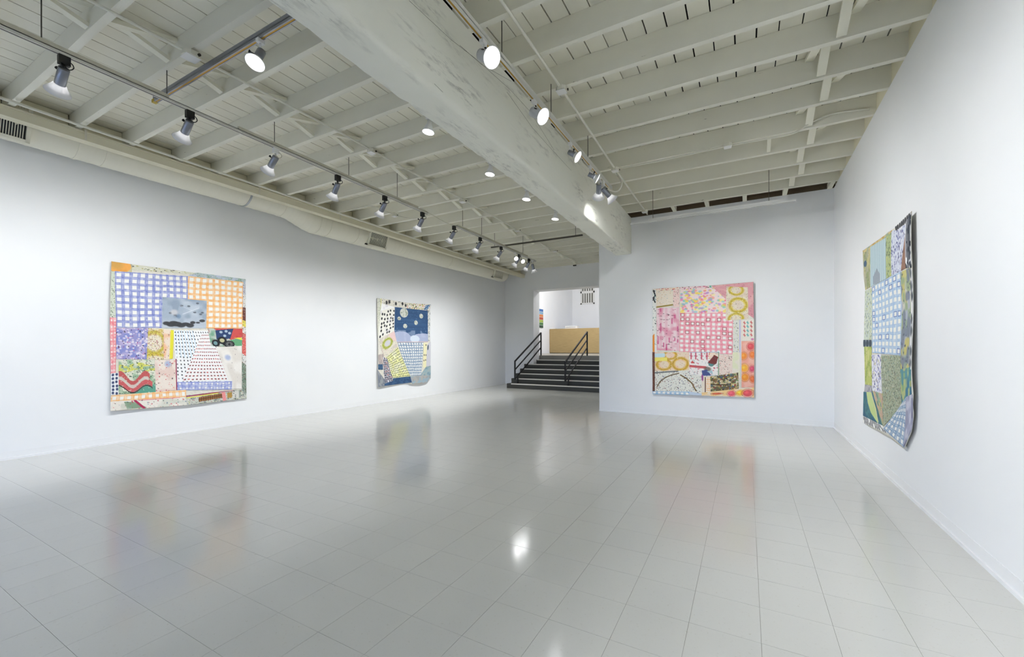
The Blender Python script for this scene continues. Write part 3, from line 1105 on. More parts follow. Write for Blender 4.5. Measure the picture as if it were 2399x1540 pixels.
GB = 'bell spotlights on the long track'
LBL = 'silver spotlight with white bell shade on a black clip of the long track'
for x, yb, tl in ((153, 124, -.80), (447, 258, -.80)):
    U = sU(x, yb)
    bell(M(U, VT1, t1z(U)), (-.02, tl, -.62) if False else Vector((tl, .03, -.62)), LBL, GB)
U = sU(648, 345)
bell(M(U, VT1, t1z(U)), Vector((-.80, .03, -.62)), 'silver cylinder spotlight with white bell shade hung by a white clip', GB, white=True)
for x, yb in ((793, 412), (903, 463), (991, 503)):
    U = sU(x, yb)
    bell(M(U, VT1, t1z(U)), Vector((-.66, .12, -.74)), LBL, GB, drop=.115)
LB2 = 'silver spotlight with white bell shade on the shorter track towards the stairs'
for x, yb in ((1065, 533), (1126, 558), (1175, 578)):
    U = sU(x, yb)
    bell(M(U, VT1, t1z(U)), Vector((-.66, .12, -.74)), LB2, 'bell spotlights on the shorter track', power=P_WALL_SPOT * 1.1, drop=.115)
# cluster at the end of that track
U = sU(1217, 597)
bell(M(U, VT1, t1z(U)), Vector((-.70, .1, -.70)), 'bell spotlight turned to the wall in the cluster at the track end', 'spotlights in the end cluster', power=135)
U = sU(1240, 607)
bell(M(U, VT1, t1z(U)), Vector((-.62, .28, -.72)), 'last black-clipped bell spotlight of the cluster at the track end', 'spotlights in the end cluster', power=150)
U = sU(1208, 593)
can(M(U, VT1, t1z(U)), Vector((.62, -.62, -.5)), 'lit slim spotlight of the end cluster shining back into the room from a white clip', 'spotlights in the end cluster', slim=True, power=9, sc=.68)
U = sU(1223, 600)
can(M(U, VT1, t1z(U)), Vector((.66, -.5, -.52)), 'lit slim spotlight of the end cluster shining across towards the beam', 'spotlights in the end cluster', slim=True, power=9, sc=.68)
U = sU(1248, 610)
bell(M(U, VT1, t1z(U)), Vector((.1, .3, -.9)), 'pale bell spotlight hung by a white clip at the very end of the track', 'spotlights in the end cluster', white=True, power=8)
# further heads of the long track, beyond the edge of the picture
for U in (.2, -.9):
    bell(M(U, VT1, t1z(U)), Vector((-.80, .03, -.62)), LBL, GB)

# heads on the beam track
def t5z(U):
    return 1.735 - .035 * (U + 1.6) / 6.17


def u5(x, y):
    return at(x, y, V=V5)[0]


CL_ = 'white can spotlight with a large glowing face on the beam track'
GC = 'can spotlights on the beam track'
for x, y, aim, slim in ((1135, 86, (.80, -.26, -.56), False), (1254, 241, (.80, -.12, -.58), False)):
    U = u5(x, y)
    can(M(U, V5, t5z(U)), Vector(aim), CL_, GC, slim)
U = u5(1338, 343)
can(M(U, V5, t5z(U)), Vector((.80, .10, -.58)), 'slim grey spotlight with black knob and glowing face on the beam track', GC, True, sc=.86)
U = u5(1384, 399)
can(M(U, V5, t5z(U)), Vector((.78, .42, -.46)), 'slim grey spotlight turned side-on beside the looping cable', GC, True, sc=.86)
U = u5(1405, 424)
bell(M(U, V5, t5z(U)), Vector((-.27, .74, -.45)), 'brightly lit bell spotlight pointing down along the beam face', 'bell spotlights on the beam track', white=True, power=60, size=84)
U = u5(1414, 432)
bell(M(U, V5, t5z(U)), Vector((.45, .55, -.62)), 'bell spotlight behind the side-on one, aimed at the wall with the pink collage', 'bell spotlights on the beam track', white=True, power=250)
for U in (1.2, .1, -1.1):
    can(M(U, V5, t5z(U)), Vector((.80, -.05, -.60)), CL_, GC)

# downlights behind the beam and on the cross track
DL = 'small white downlight with a glowing round face hung behind the beam'
for x, y in ((1005, 285), (1150, 391), (1236, 454), (1304, 507)):
    U = at(x, y, V=V6)[0]
    down(M(U, V6 + .012 - .024 * (U - 2.05) / 3.25, 1.498 - .006 * (U - 2.05) / 3.25), Vector((-.08, -.1, -1)), DL, 'downlights behind the beam')
U2x = at(613, 102, U=U2)
can(M(U2, U2x[1], 1.85), Vector((.12, -.42, -.9)), 'white reflector spotlight with a glowing face on the silver cross track', slim=True, power=12)
# small black sensor at the head of the stair wall
sp = at(1348, 622, U=UB)
sens = thing('motion_sensor', 'small black sensor box at the top of the stair wall', 'sensor', M(UB, sp[1], sp[2]))
part(MB().uvz(UB - .06, UB - .001, sp[1] - .035, sp[1] + .035, sp[2] - .02, sp[2] + .02), 'housing', 'black', sens)
part(MB().uvz(UB - .065, UB - .06, sp[1] - .02, sp[1] + .02, sp[2] - .012, sp[2] + .008), 'window', 'slot', sens)

# ================================================================ the four paper collages
LUT = np.array([lin((i, 0, 0))[0] for i in range(256)])


class Cv:
    """a patch being painted: a small field of paint samples, s to the right, t down, colours in 0..255"""

    def __init__(self, nx, ny, w, h, seed):
        self.nx, self.ny, self.w, self.h = nx, ny, w, h
        self.r = np.random.RandomState(seed)
        s, t = np.linspace(0, 1, nx), np.linspace(0, 1, ny)
        self.S, self.T = np.meshgrid(s, t)
        self.C = np.full((ny, nx, 3), 245.0)
        self.px = max(w / max(nx - 1, 1), h / max(ny - 1, 1))

    def put(self, m, col):
        m = np.clip(m, 0, 1)[..., None]
        self.C = self.C * (1 - m) + np.array(col, float) * m

    def fill(self, col):
        self.C[:] = col

    def nz(self, size, seed=None):
        """smooth value noise 0..1, feature size in metres"""
        r = self.r if seed is None else np.random.RandomState(seed)
        gx, gy = max(2, int(self.w / size) + 2), max(2, int(self.h / size) + 2)
        g = r.rand(gy + 1, gx + 1)
        x, y = self.S * (gx - 1), self.T * (gy - 1)
        i, j = np.minimum(x.astype(int), gx - 1), np.minimum(y.astype(int), gy - 1)
        fx, fy = x - i, y - j
        fx, fy = fx * fx * (3 - 2 * fx), fy * fy * (3 - 2 * fy)
        return (g[j, i] * (1 - fx) * (1 - fy) + g[j, i + 1] * fx * (1 - fy) + g[j + 1, i] * (1 - fx) * fy + g[j + 1, i + 1] * fx * fy)

    def wash(self, col, size=.06, lo=.45, hi=.75, a=1.0):
        self.put(np.clip((self.nz(size) - lo) / (hi - lo), 0, 1) * a, col)

    def ell(self, cx, cy, rx, ry, col, a=1.0, soft=.15):
        d = np.sqrt(((self.S - cx) / rx) ** 2 + ((self.T - cy) / ry) ** 2)
        self.put(np.clip((1 - d) / soft + .5, 0, 1) * a, col)

    def ring(self, cx, cy, rx, ry, th, col, a=1.0, rough=.5):
        d = np.sqrt(((self.S - cx) / rx) ** 2 + ((self.T - cy) / ry) ** 2)
        m = np.clip(1 - np.abs(d - 1) / th, 0, 1) * (1 - rough + rough * self.nz(.02)) * 1.5
        self.put(m * a, col)

    def dots(self, n, rad, cols, a=1.0, vary=.5, elong=1.0):
        for k in range(int(n)):
            cx, cy = self.r.rand(), self.r.rand()
            r = rad * .74 * (1 + vary * self.r.uniform(-1, 1))
            c = cols[self.r.randint(len(cols))]
            x, y = cx * (self.nx - 1), cy * (self.ny - 1)
            rx, ry = r / self.w * (self.nx - 1), r * elong / self.h * (self.ny - 1)
            i0, i1 = int(max(0, x - rx - 1)), int(min(self.nx, x + rx + 2))
            j0, j1 = int(max(0, y - ry - 1)), int(min(self.ny, y + ry + 2))
            if i1 <= i0 or j1 <= j0:
                continue
            X, Y = np.meshgrid(np.arange(i0, i1), np.arange(j0, j1))
            d = np.sqrt(((X - x) / max(rx, .6)) ** 2 + ((Y - y) / max(ry, .6)) ** 2)
            m = (np.clip((1.15 - d) / .4, 0, 1) * a)[..., None]
            sub = self.C[j0:j1, i0:i1]
            self.C[j0:j1, i0:i1] = sub * (1 - m) + np.array(c, float) * m

    def line(self, x0, y0, x1, y1, wd, col, a=1.0):
        X, Y = self.S * self.w, self.T * self.h
        ax, ay, bx, by = x0 * self.w, y0 * self.h, x1 * self.w, y1 * self.h
        L2 = (bx - ax) ** 2 + (by - ay) ** 2 + 1e-9
        u = np.clip(((X - ax) * (bx - ax) + (Y - ay) * (by - ay)) / L2, 0, 1)
        d = np.hypot(X - ax - u * (bx - ax), Y - ay - u * (by - ay))
        self.put(np.clip((wd / 2 + self.px * .5 - d) / self.px, 0, 1) * a, col)

    def path(self, pts, wd, col, a=1.0):
        for p, q in zip(pts[:-1], pts[1:]):
            self.line(p[0], p[1], q[0], q[1], wd, col, a)

    def poly(self, pts, col, a=1.0):
        inside = np.zeros(self.S.shape, bool)
        n = len(pts)
        for k in range(n):
            (x0, y0), (x1, y1) = pts[k], pts[(k + 1) % n]
            if y0 == y1:
                continue
            c = ((y0 > self.T) != (y1 > self.T)) & (self.S < (x1 - x0) * (self.T - y0) / (y1 - y0) + x0)
            inside ^= c
        self.put(inside * a, col)

    def grid(self, nx, ny, col, bg=(246, 245, 240), th=.30, col2=None, bold=0, boldcol=None, jit=.10):
        """hand-brushed lattice: pale cells, washes of colour between"""
        self.fill(bg)
        x = self.S * nx + jit * (self.nz(.25) - .5) * 2
        y = self.T * ny + jit * (self.nz(.25) - .5) * 2
        ex = .5 - np.abs((x % 1) - .5)
        ey = .5 - np.abs((y % 1) - .5)
        n1 = .55 + .9 * self.nz(.03)
        mx = np.clip((th * .5 - ex) / .08 + .5, 0, 1)
        my = np.clip((th * .5 - ey) / .08 + .5, 0, 1)
        self.put(mx * .42 * n1, col)
        self.put(my * .42 * n1, col)
        ed = np.exp(-((np.minimum(ex, ey) - th * .45) / .07) ** 2) * (np.maximum(ex, ey) > th * .4)
        self.put(ed * .42 * n1, col2 or col)
        cid = (np.floor(x).astype(int) * 131 + np.floor(y).astype(int) * 71) % 97
        if bold:
            sel = np.isin(cid, self.r.choice(97, bold, replace=False))
            e2 = np.exp(-((np.minimum(ex, ey) - th * .55) / .055) ** 2)
            self.put(sel * e2 * .85, boldcol)

    def marks(self, nx, ny, col, rx, ry, skew=0.0, a=1.0, drop=.05, jit=.12, mask=None):
        for j in range(ny):
            for i in range(nx):
                if self.r.rand() < drop:
                    continue
                cx = (i + .5 + jit * self.r.uniform(-1, 1)) / nx + skew * (j / ny - .5)
                cy = (j + .5 + jit * self.r.uniform(-1, 1)) / ny
                if mask and not mask(cx, cy):
                    continue
                c = col[self.r.randint(len(col))] if isinstance(col, list) else col
                self.ell(cx, cy, rx / self.w, ry / self.h, c, a, .5)


# ---- ways of painting a patch: each takes the field
def st_grid(col, nx, ny, **k):
    return lambda c: c.grid(nx, ny, col, **k)


def st_speck(bg, cols, n, rad=.008, washes=(), elong=1.0, a=1.0):
    def f(c):
        c.fill(bg)
        for q in washes:
            c.wash(q, .08, .42, .7, .8)
        c.dots(n * c.w * c.h, rad, cols, a, .5, elong)
    return f


def st_mottle(cols, size=.05, specks=None, n=0, rad=.007):
    def f(c):
        c.fill(cols[0])
        for q in cols[1:]:
            c.wash(q, size, .5, .68, .85)
        if specks:
            c.dots(n * c.w * c.h, rad, specks)
    return f


def st_strip(bg, cols, vert, n, wd):
    def f(c):
        c.fill(bg)
        for k in range(n):
            p = (k + .5) / n + c.r.uniform(-.2, .2) / n
            q = cols[k % len(cols)]
            c.line(p, 0, p, 1, wd, q) if vert else c.line(0, p, 1, p, wd, q)
    return f


def st_rings(bg, centres, col, specks, n=400, th=.32, washes=()):
    def f(c):
        c.fill(bg)
        for q in washes:
            c.wash(q, .09, .45, .7, .7)
        for (cx, cy, rx, ry) in centres:
            c.ring(cx, cy, rx, ry, th, col, .95)
            c.ring(cx, cy, rx * 1.05, ry * 1.05, th * .5, tuple(v * .8 for v in col), .5)
        c.dots(n * c.w * c.h, .006, specks)
    return f


def st_discs(bg, items, washes=(), specks=None, n=0):
    def f(c):
        c.fill(bg)
        for q in washes:
            c.wash(q, .07, .45, .72, .7)
        for (cx, cy, rx, ry, col) in items:
            c.ring(cx, cy, rx * 1.25, ry * 1.25, .12, tuple(v * .85 for v in col), .6)
            c.ell(cx, cy, rx, ry, col, .95, .3)
            c.ell(cx - rx * .2, cy - ry * .2, rx * .4, ry * .4, tuple(min(255, v * 1.15 + 20) for v in col), .6, .8)
        if specks:
            c.dots(n * c.w * c.h, .006, specks)
    return f


def seq(*fs):
    def f(c):
        for q in fs:
            q(c)
    return f


def mk(name, *a, **k):
    return lambda c: getattr(c, name)(*a, **k)


BLK, NAVY, WHT, CRM = (28, 30, 36), (44, 78, 118), (248, 247, 243), (238, 230, 216)


def p1_corner(c):
    c.fill((176, 178, 160))
    c.wash((206, 196, 150), .08)
    c.ell(.38, .3, .58, .75, (244, 172, 84), 1, .06)
    c.wash((214, 150, 60), .12, .55, .8, .4)
    c.ell(.2, .2, .35, .5, (196, 158, 80), .6, .8)


def p1_sea(c):
    c.fill((168, 182, 198))
    c.wash((196, 206, 216), .18, .4, .7, .9)
    c.wash((140, 156, 176), .10, .5, .75, .7)
    c.put(np.clip((c.T - .62) / .3, 0, 1) * .6, (206, 212, 218))
    for x, y, rx, ry in ((.1, .84, .08, .06), (.2, .88, .1, .07), (.32, .86, .12, .08), (.42, .9, .1, .07), (.52, .86, .1, .06), (.62, .9, .09, .07),
                         (.68, .8, .06, .05), (.9, .73, .07, .05), (.25, .8, .09, .04), (.8, .8, .05, .03)):
        c.ell(x, y, rx, ry, (58, 60, 64), .95, .3)
    for x, y in ((.18, .5), (.28, .56), (.42, .24), (.58, .24), (.72, .44), (.78, .12), (.9, .44), (.86, .5), (.33, .6)):
        c.ell(x, y, .035, .03, (88, 94, 104), .85, .5)
    c.ell(.26, .47, .08, .09, (214, 212, 212), .8, .7)
    c.ell(.36, .6, .05, .07, (120, 146, 176), .8, .6)
    c.line(.45, .52, .82, .28, .008, (232, 236, 240), .9)
    c.line(.40, .24, .72, .42, .006, (220, 226, 232), .8)


def p1_lace(c):
    c.fill((150, 150, 204))
    c.wash((188, 176, 214), .05, .4, .65, .9)
    c.wash((128, 140, 206), .06, .5, .7, .8)
    c.dots(520 * c.w * c.h, .019, [(232, 228, 238), (214, 204, 226)], .95, .35)
    c.dots(420 * c.w * c.h, .010, [(36, 34, 52), (150, 66, 132), (86, 84, 150), (200, 120, 170)], .95, .4)


def p1_swirl(c):
    c.fill((236, 226, 206))
    c.ring(.42, .45, .62, .34, .28, (196, 178, 62), .95)
    c.ring(.5, .98, .7, .16, .5, (206, 184, 60), .9)
    c.ring(.35, .05, .5, .12, .5, (214, 192, 96), .8)
    c.dots(2600 * c.w * c.h, .006, [(150, 60, 70), (70, 60, 50), (120, 110, 60), (196, 120, 110), (232, 220, 120)])


def p1_dots(c):
    c.fill((246, 247, 248))
    for k in range(7):
        x = (k + .5) / 14
        c.line(x + .02, 0, x + .01, .5, .018, (206, 226, 240), .9)
    c.marks(15, 15, BLK, .010, .015, 0, .95, .04, .10)
    c.wash((246, 247, 248), .3, .75, .9, .8)


def p1_tri(c):
    c.fill((246, 244, 244))
    tri = lambda x, y: abs(x - .5) < .06 + .46 * y
    c.marks(13, 14, [(206, 70, 64), (214, 96, 84)], .017, .011, 0, .95, .02, .06)
    c.marks(13, 14, [(40, 40, 52), (60, 50, 60)], .009, .012, .02, .95, .10, .05)


def p1_flower(c):
    c.fill((196, 206, 196))
    c.wash((120, 168, 140), .06)
    c.poly([(.15, 0), (1, 0), (1, .45), (.62, .62)], (210, 84, 80))
    c.wash((186, 60, 66), .05, .6, .8, .3)
    c.poly([(.62, .62), (1, .52), (1, 1), (.75, .9)], (104, 170, 124))
    c.poly([(.72, .5), (.98, .48), (1, .62)], (240, 226, 80))
    c.poly([(.2, .1), (.72, .0), (.62, .55), (.2, .62)], (40, 66, 112))
    for x, y in ((.35, .2), (.5, .15), (.45, .4), (.6, .25)):
        c.ell(x, y, .045, .07, (196, 214, 226), .9)
    for x, y, rx, ry in ((.36, .66, .14, .2), (.16, .82, .12, .2), (.58, .86, .17, .2), (.45, .8, .1, .14)):
        c.ell(x, y, rx, ry, (24, 27, 33), 1, .12)
    c.ell(.36, .66, .075, .11, (196, 192, 150), 1)
    c.ell(.15, .82, .06, .11, (130, 170, 176), .9)
    for k in range(12):
        a = k * .52
        c.line(.58 + .05 * math.cos(a), .86 + .07 * math.sin(a), .58 + .12 * math.cos(a), .86 + .15 * math.sin(a), .006, (210, 210, 206))


def p1_wave(c):
    c.fill((222, 224, 206))
    c.wash((150, 184, 150), .07, .45, .7, .9)
    c.put((np.abs(c.T - .22 - .04 * np.sin(c.S * 9)) < .1) * (c.nz(.04) > .4) * .8, (222, 220, 90))
    c.dots(1500 * c.w * c.h, .008, [(52, 84, 70), (90, 130, 100), (60, 60, 60), (232, 232, 220)])
    c.poly([(.3, .95), (.5, .78), (1, .72), (1, 1), (.3, 1)], (92, 160, 140))
    y1 = .56 + .15 * np.sin(c.S * 9.5 - 1.9) + .0 * c.S
    c.put((np.abs(c.T - y1) < .085) * (c.S < .82) * 1.0, (196, 92, 92))
    y2 = .80 + .11 * np.sin(c.S * 8.2 - 1.4) - .04
    c.put((np.abs(c.T - y2 - .1) < .018) * (c.S < .9) * 1.0, (70, 40, 44))
    c.put((np.abs(c.T - y2) < .075) * (c.S < .9) * 1.0, (206, 96, 100))
    c.put((np.abs(c.T - (y1 + y2) / 2) < .05) * (c.S < .8) * .9, (214, 206, 196))
    c.dots(300 * c.w * c.h, .006, [(60, 50, 50), (230, 226, 214)])


def p1_bottom(c):
    c.fill((238, 232, 222))
    c.poly([(.16, .1), (.3, .2), (.46, .95), (.2, .95)], (134, 160, 134))
    c.wash((200, 206, 190), .08, .55, .8, .6)
    c.line(.30, .05, .42, 1.0, .03, (176, 40, 84))
    c.dots(420 * c.w * c.h, .010, [(226, 110, 120), (120, 140, 160), (200, 60, 80), (90, 100, 90)], .8)
    c.line(.35, .05, .9, .02, .012, (232, 110, 120), .8)


def p1_br(c):
    c.fill((206, 208, 196))
    c.wash((150, 160, 150), .04)
    c.dots(2000 * c.w * c.h, .007, [(60, 70, 60), (230, 230, 220), (150, 60, 80), (70, 80, 120), (200, 200, 110)])
    c.poly([(.18, .36), (.62, .16), (.62, .62), (.18, .8)], (150, 104, 58))
    for k in range(12):
        c.line(.19 + k * .036, .35 - k * .016, .19 + k * .036, .78 - k * .014, .006, (60, 34, 24))
    c.line(.18, .56, .62, .38, .008, (60, 34, 24))
    c.line(0, .12, .76, -.02, .018, (150, 32, 80))
    c.line(0, .28, .5, .12, .016, (236, 226, 80))
    c.poly([(.56, .1), (.62, .08), (.64, .95), (.58, .98)], (238, 150, 150))
    c.poly([(.66, .2), (.74, .2), (.74, .72), (.66, .72)], (176, 140, 70))
    c.poly([(.75, .1), (.86, .1), (.86, .8), (.75, .8)], (214, 214, 206))
    c.marks(7, 5, BLK, .008, .008, mask=lambda x, y: .75 < x < .86)


def p1_rborder(c):
    c.fill((206, 208, 196))
    for (y0, y1, q) in ((0, .1, (196, 200, 210)), (.1, .22, (226, 226, 222)), (.22, .34, (110, 60, 50)), (.34, .40, (238, 224, 90)), (.40, .46, (236, 232, 226)),
                        (.46, .66, (226, 104, 96)), (.66, .74, (232, 232, 228)), (.74, 1, (120, 140, 122))):
        c.put(((c.T >= y0) & (c.T < y1)) * 1.0, q)
    c.dots(2600 * c.w * c.h, .007, [BLK, (240, 240, 236), (90, 100, 90), (150, 60, 60)])


P1 = [
    ([(122, 72), (312, 100), (312, 182), (118, 168)], p1_corner),
    ([(312, 100), (915, 184), (915, 200), (312, 152)], st_speck((216, 216, 196), [BLK, (96, 110, 84), (240, 240, 232), (178, 170, 90)], 700, .013, elong=.7)),
    ([(915, 180), (1365, 243), (1362, 285), (832, 206)], st_mottle([(176, 190, 190), (140, 170, 150), (190, 200, 220)], .06, [(70, 90, 70), (220, 220, 210)], 900)),
    ([(150, 162), (832, 212), (826, 692), (160, 686)], st_grid((92, 108, 196), 10, 9, col2=(70, 84, 176), th=.33)),
    ([(832, 212), (1342, 268), (1336, 698), (826, 694)], st_grid((248, 168, 70), 9, 9, col2=(244, 140, 40), th=.30)),
    ([(596, 404), (1004, 440), (996, 696), (588, 692)], p1_sea),
    ([(160, 690), (462, 690), (446, 980), (162, 976)], p1_lace),
    ([(462, 690), (604, 702), (604, 984), (446, 982)], p1_swirl),
    ([(604, 702), (700, 712), (690, 974), (604, 984)], seq(mk('fill', (240, 222, 204)), mk('wash', (240, 190, 150), .1), mk('dots', 30, .008, [(90, 60, 60), (220, 130, 110)]), mk('line', .86, 0, .8, 1, .05, (234, 226, 60)))),
    ([(698, 712), (1036, 716), (1240, 1206), (724, 1206)], p1_dots),
    ([(956, 745), (1016, 742), (1232, 1176), (770, 1184)], p1_tri),
    ([(1010, 696), (1336, 700), (1328, 872), (1040, 860)], p1_flower),
    ([(1084, 872), (1326, 858), (1326, 1256), (1236, 1258)], seq(mk('fill', (240, 236, 230)), mk('wash', (228, 222, 214), .2), mk('ell', .35, .25, .12, .06, (150, 170, 214), .7, .8), mk('dots', 12, .006, [(60, 60, 60)]))),
    ([(102, 590), (162, 594), (154, 1106), (108, 1112)], st_grid((234, 100, 112), 2, 9, col2=(222, 70, 90), th=.6)),
    ([(118, 168), (150, 164), (158, 590), (106, 590)], st_speck((206, 214, 196), [(110, 130, 100), (70, 70, 60), (236, 236, 226)], 1800, .007)),
    ([(112, 1108), (184, 1100), (180, 1306), (108, 1308)], seq(mk('fill', (240, 241, 243)), mk('marks', 2, 6, (44, 60, 104), .014, .020, .1, 1, 0, .1))),
    ([(184, 984), (540, 984), (528, 1296), (182, 1298)], p1_wave),
    ([(520, 986), (722, 990), (718, 1266), (528, 1284)], seq(mk('fill', (238, 226, 214)), mk('wash', (232, 208, 196), .12), mk('ell', .6, .12, .14, .1, (150, 170, 214), .7, .8), mk('dots', 60, .009, [(206, 70, 76), (60, 50, 50), (232, 150, 140)]))),
    ([(722, 1190), (1236, 1184), (1232, 1262), (722, 1268)], st_grid((110, 126, 206), 9, 2, col2=(78, 92, 186), th=.6)),
    ([(713, 976), (722, 976), (725, 1264), (716, 1264)], mk('fill', (150, 34, 78))),
    ([(108, 1312), (806, 1262), (806, 1328), (104, 1368)], st_grid((250, 172, 84), 11, 1, col2=(244, 144, 48), th=.40)),
    ([(102, 1368), (806, 1328), (810, 1404), (100, 1455)], p1_bottom),
    ([(806, 1312), (1366, 1258), (1366, 1346), (810, 1404)], p1_br),
    ([(1338, 286), (1362, 285), (1366, 1300), (1328, 1262)], p1_rborder),
]


def p2_sky(c):
    c.fill((46, 82, 124))
    for k in range(26):
        y = c.r.rand()
        c.line(c.r.rand() * .6, y, .4 + c.r.rand() * .6, y + c.r.uniform(-.02, .02), .012, (70, 108, 150), .5)
    c.dots(60, .016, [(88, 126, 166)], .6)
    for x, y, rx, ry in ((.27, .2, .12, .2), (.79, .27, .058, .1), (.63, .58, .055, .095), (.13, .46, .05, .075), (.31, .76, .06, .095)):
        c.ell(x, y, rx, ry, (214, 216, 206), 1, .06)
        m = ((c.S - x) / rx) ** 2 + ((c.T - y) / ry) ** 2 < .8
        c.put(m * (c.nz(.025) > .58) * .8, (150, 160, 140))


def p2_hills(c):
    c.fill((46, 82, 124))
    y = .30 - .20 * np.exp(-((c.S - .2) / .25) ** 2) - .05 * np.exp(-((c.S - .86) / .16) ** 2) + .28 * np.exp(-((c.S - .5) / .09) ** 2)
    c.put((c.T > y) * 1.0, (172, 182, 210))
    c.wash((190, 198, 220), .1, .5, .7, .5)
    c.put(((c.S - .58) ** 2 / .02 + (c.T - .72) ** 2 / .10 < 1) * 1.0, (212, 224, 238))
    c.put((c.T > .955) * .9, (236, 196, 190))


def p2_shadow(c):
    c.fill((240, 238, 228))
    c.put((c.T < .22 - .2 * c.S) * 1.0, (247, 247, 246))
    c.marks(5, 8, BLK, .030, .034, 0, .95, .12, .2, mask=lambda x, y: y > .3 - .2 * x)
    c.wash((214, 210, 220), .12, .65, .8, .5)


P2 = [
    ([(150, 108), (208, 116), (208, 560), (158, 722)], seq(st_speck((222, 222, 206), [(150, 170, 110), (110, 110, 100), (240, 240, 230)], 900, .012), mk('line', .93, 0, .93, 1, .03, (228, 226, 90)))),
    ([(208, 112), (594, 184), (594, 246), (208, 196)], seq(mk('fill', (232, 228, 216)), mk('marks', 8, 1, BLK, .035, .05, 0, .9, .2, .2), mk('dots', 60, .012, [(120, 120, 110)]))),
    ([(594, 182), (955, 208), (908, 304), (594, 262)], seq(st_speck((230, 222, 206), [(206, 206, 70), (150, 160, 90), (70, 70, 60), (232, 150, 150)], 420, .022), mk('poly', [(.78, .2), (1, 0), (.95, .9), (.8, .9)], (90, 128, 168)), mk('dots', 40, .02, [(240, 240, 240)]))),
    ([(208, 188), (412, 244), (402, 606), (160, 724)], p2_shadow),
    ([(410, 244), (908, 300), (908, 640), (402, 604)], p2_sky),
    ([(400, 588), (908, 606), (908, 772), (432, 776)], p2_hills),
    ([(906, 300), (944, 300), (934, 760), (906, 760)], st_speck((222, 224, 218), [BLK, (90, 110, 140), (150, 160, 150)], 1100, .011)),
    ([(452, 776), (846, 778), (800, 1276), (622, 1276)], st_grid((70, 106, 150), 10, 12, col2=(44, 78, 124), th=.36)),
    ([(160, 742), (404, 606), (456, 842), (246, 1006)], seq(st_rings((226, 220, 204), [(.44, .42, .28, .22)], (176, 188, 70), [(90, 100, 60), (60, 80, 60), (240, 240, 230), (236, 170, 160)], 700, .45, ((206, 196, 190),)),
                                                        mk('ell', .44, .42, .18, .15, (206, 206, 214), .9, .4), mk('poly', [(.6, 0), (1, 0), (1, .6), (.8, .5)], (236, 200, 200), .8))),
    ([(160, 960), (236, 944), (250, 1112), (158, 1104)], st_mottle([(176, 164, 160), (196, 186, 178)], .06)),
    ([(156, 1104), (224, 1102), (228, 1186), (156, 1184)], st_mottle([(50, 84, 118), (70, 104, 138)], .05)),
    ([(148, 1188), (248, 1332), (248, 1432), (148, 1442)], st_mottle([(120, 128, 140), (160, 164, 166)], .08)),
    ([(246, 1318), (640, 1284), (662, 1380), (244, 1428)], st_mottle([(42, 76, 116), (60, 96, 136)], .05)),
    ([(252, 1012), (456, 846), (642, 1286), (368, 1316)], seq(mk('fill', (236, 236, 168)), mk('wash', (244, 244, 206), .1), mk('marks', 11, 12, (74, 76, 70), .016, .026, 0, .9, .04, .1))),
    ([(228, 992), (292, 1016), (384, 1350), (250, 1392)], seq(mk('fill', (214, 212, 220)), mk('marks', 6, 12, (54, 56, 74), .020, .026, 0, .95, .05, .15), mk('dots', 20, .02, [(236, 170, 160)]))),
    ([(838, 786), (892, 786), (876, 1156), (832, 1156)], seq(mk('fill', (238, 232, 190)), mk('marks', 2, 5, (50, 50, 50), .02, .024, 0, .9, .4))),
    ([(890, 820), (944, 770), (940, 1150), (876, 1130)], seq(mk('fill', (206, 206, 214)), mk('ell', .3, .15, .2, .12, (70, 84, 100), .9))),
    ([(770, 1300), (876, 1140), (946, 1128), (944, 1320)], st_mottle([(150, 176, 184), (120, 150, 166), (170, 180, 178)], .09)),
    ([(640, 1284), (944, 1270), (892, 1380), (662, 1398)], st_mottle([(176, 174, 170), (158, 160, 162), (150, 176, 190)], .08)),
]


def p3_brick(c):
    c.fill((240, 218, 220))
    for k in range(8):
        c.put(((c.S * 8 - k) % 8 < 1) * (.35 if k % 2 else .0), (226, 160, 178))
    c.wash((224, 140, 166), .09, .55, .75, .7)
    for k in range(46):
        x, y = c.r.rand(), c.r.rand()
        c.line(x, y, x + c.r.uniform(.02, .1), y, .009, [(90, 50, 60), (196, 60, 110), (120, 70, 80)][k % 3], .9)
    for k in range(16):
        x, y = (c.r.randint(8) + .5) / 8, c.r.rand()
        c.line(x, y, x, y + c.r.uniform(.03, .10), .024, (206, 74, 126), .75)


def p3_confetti(c):
    c.fill((244, 224, 222))
    cols = [(248, 226, 90), (236, 110, 170), (140, 206, 206), (246, 150, 130), (190, 140, 210), (250, 240, 160)]
    c.dots(150, .042, cols, .65, .5, .7)
    c.dots(70, .030, cols[:3], .75, .4, .8)


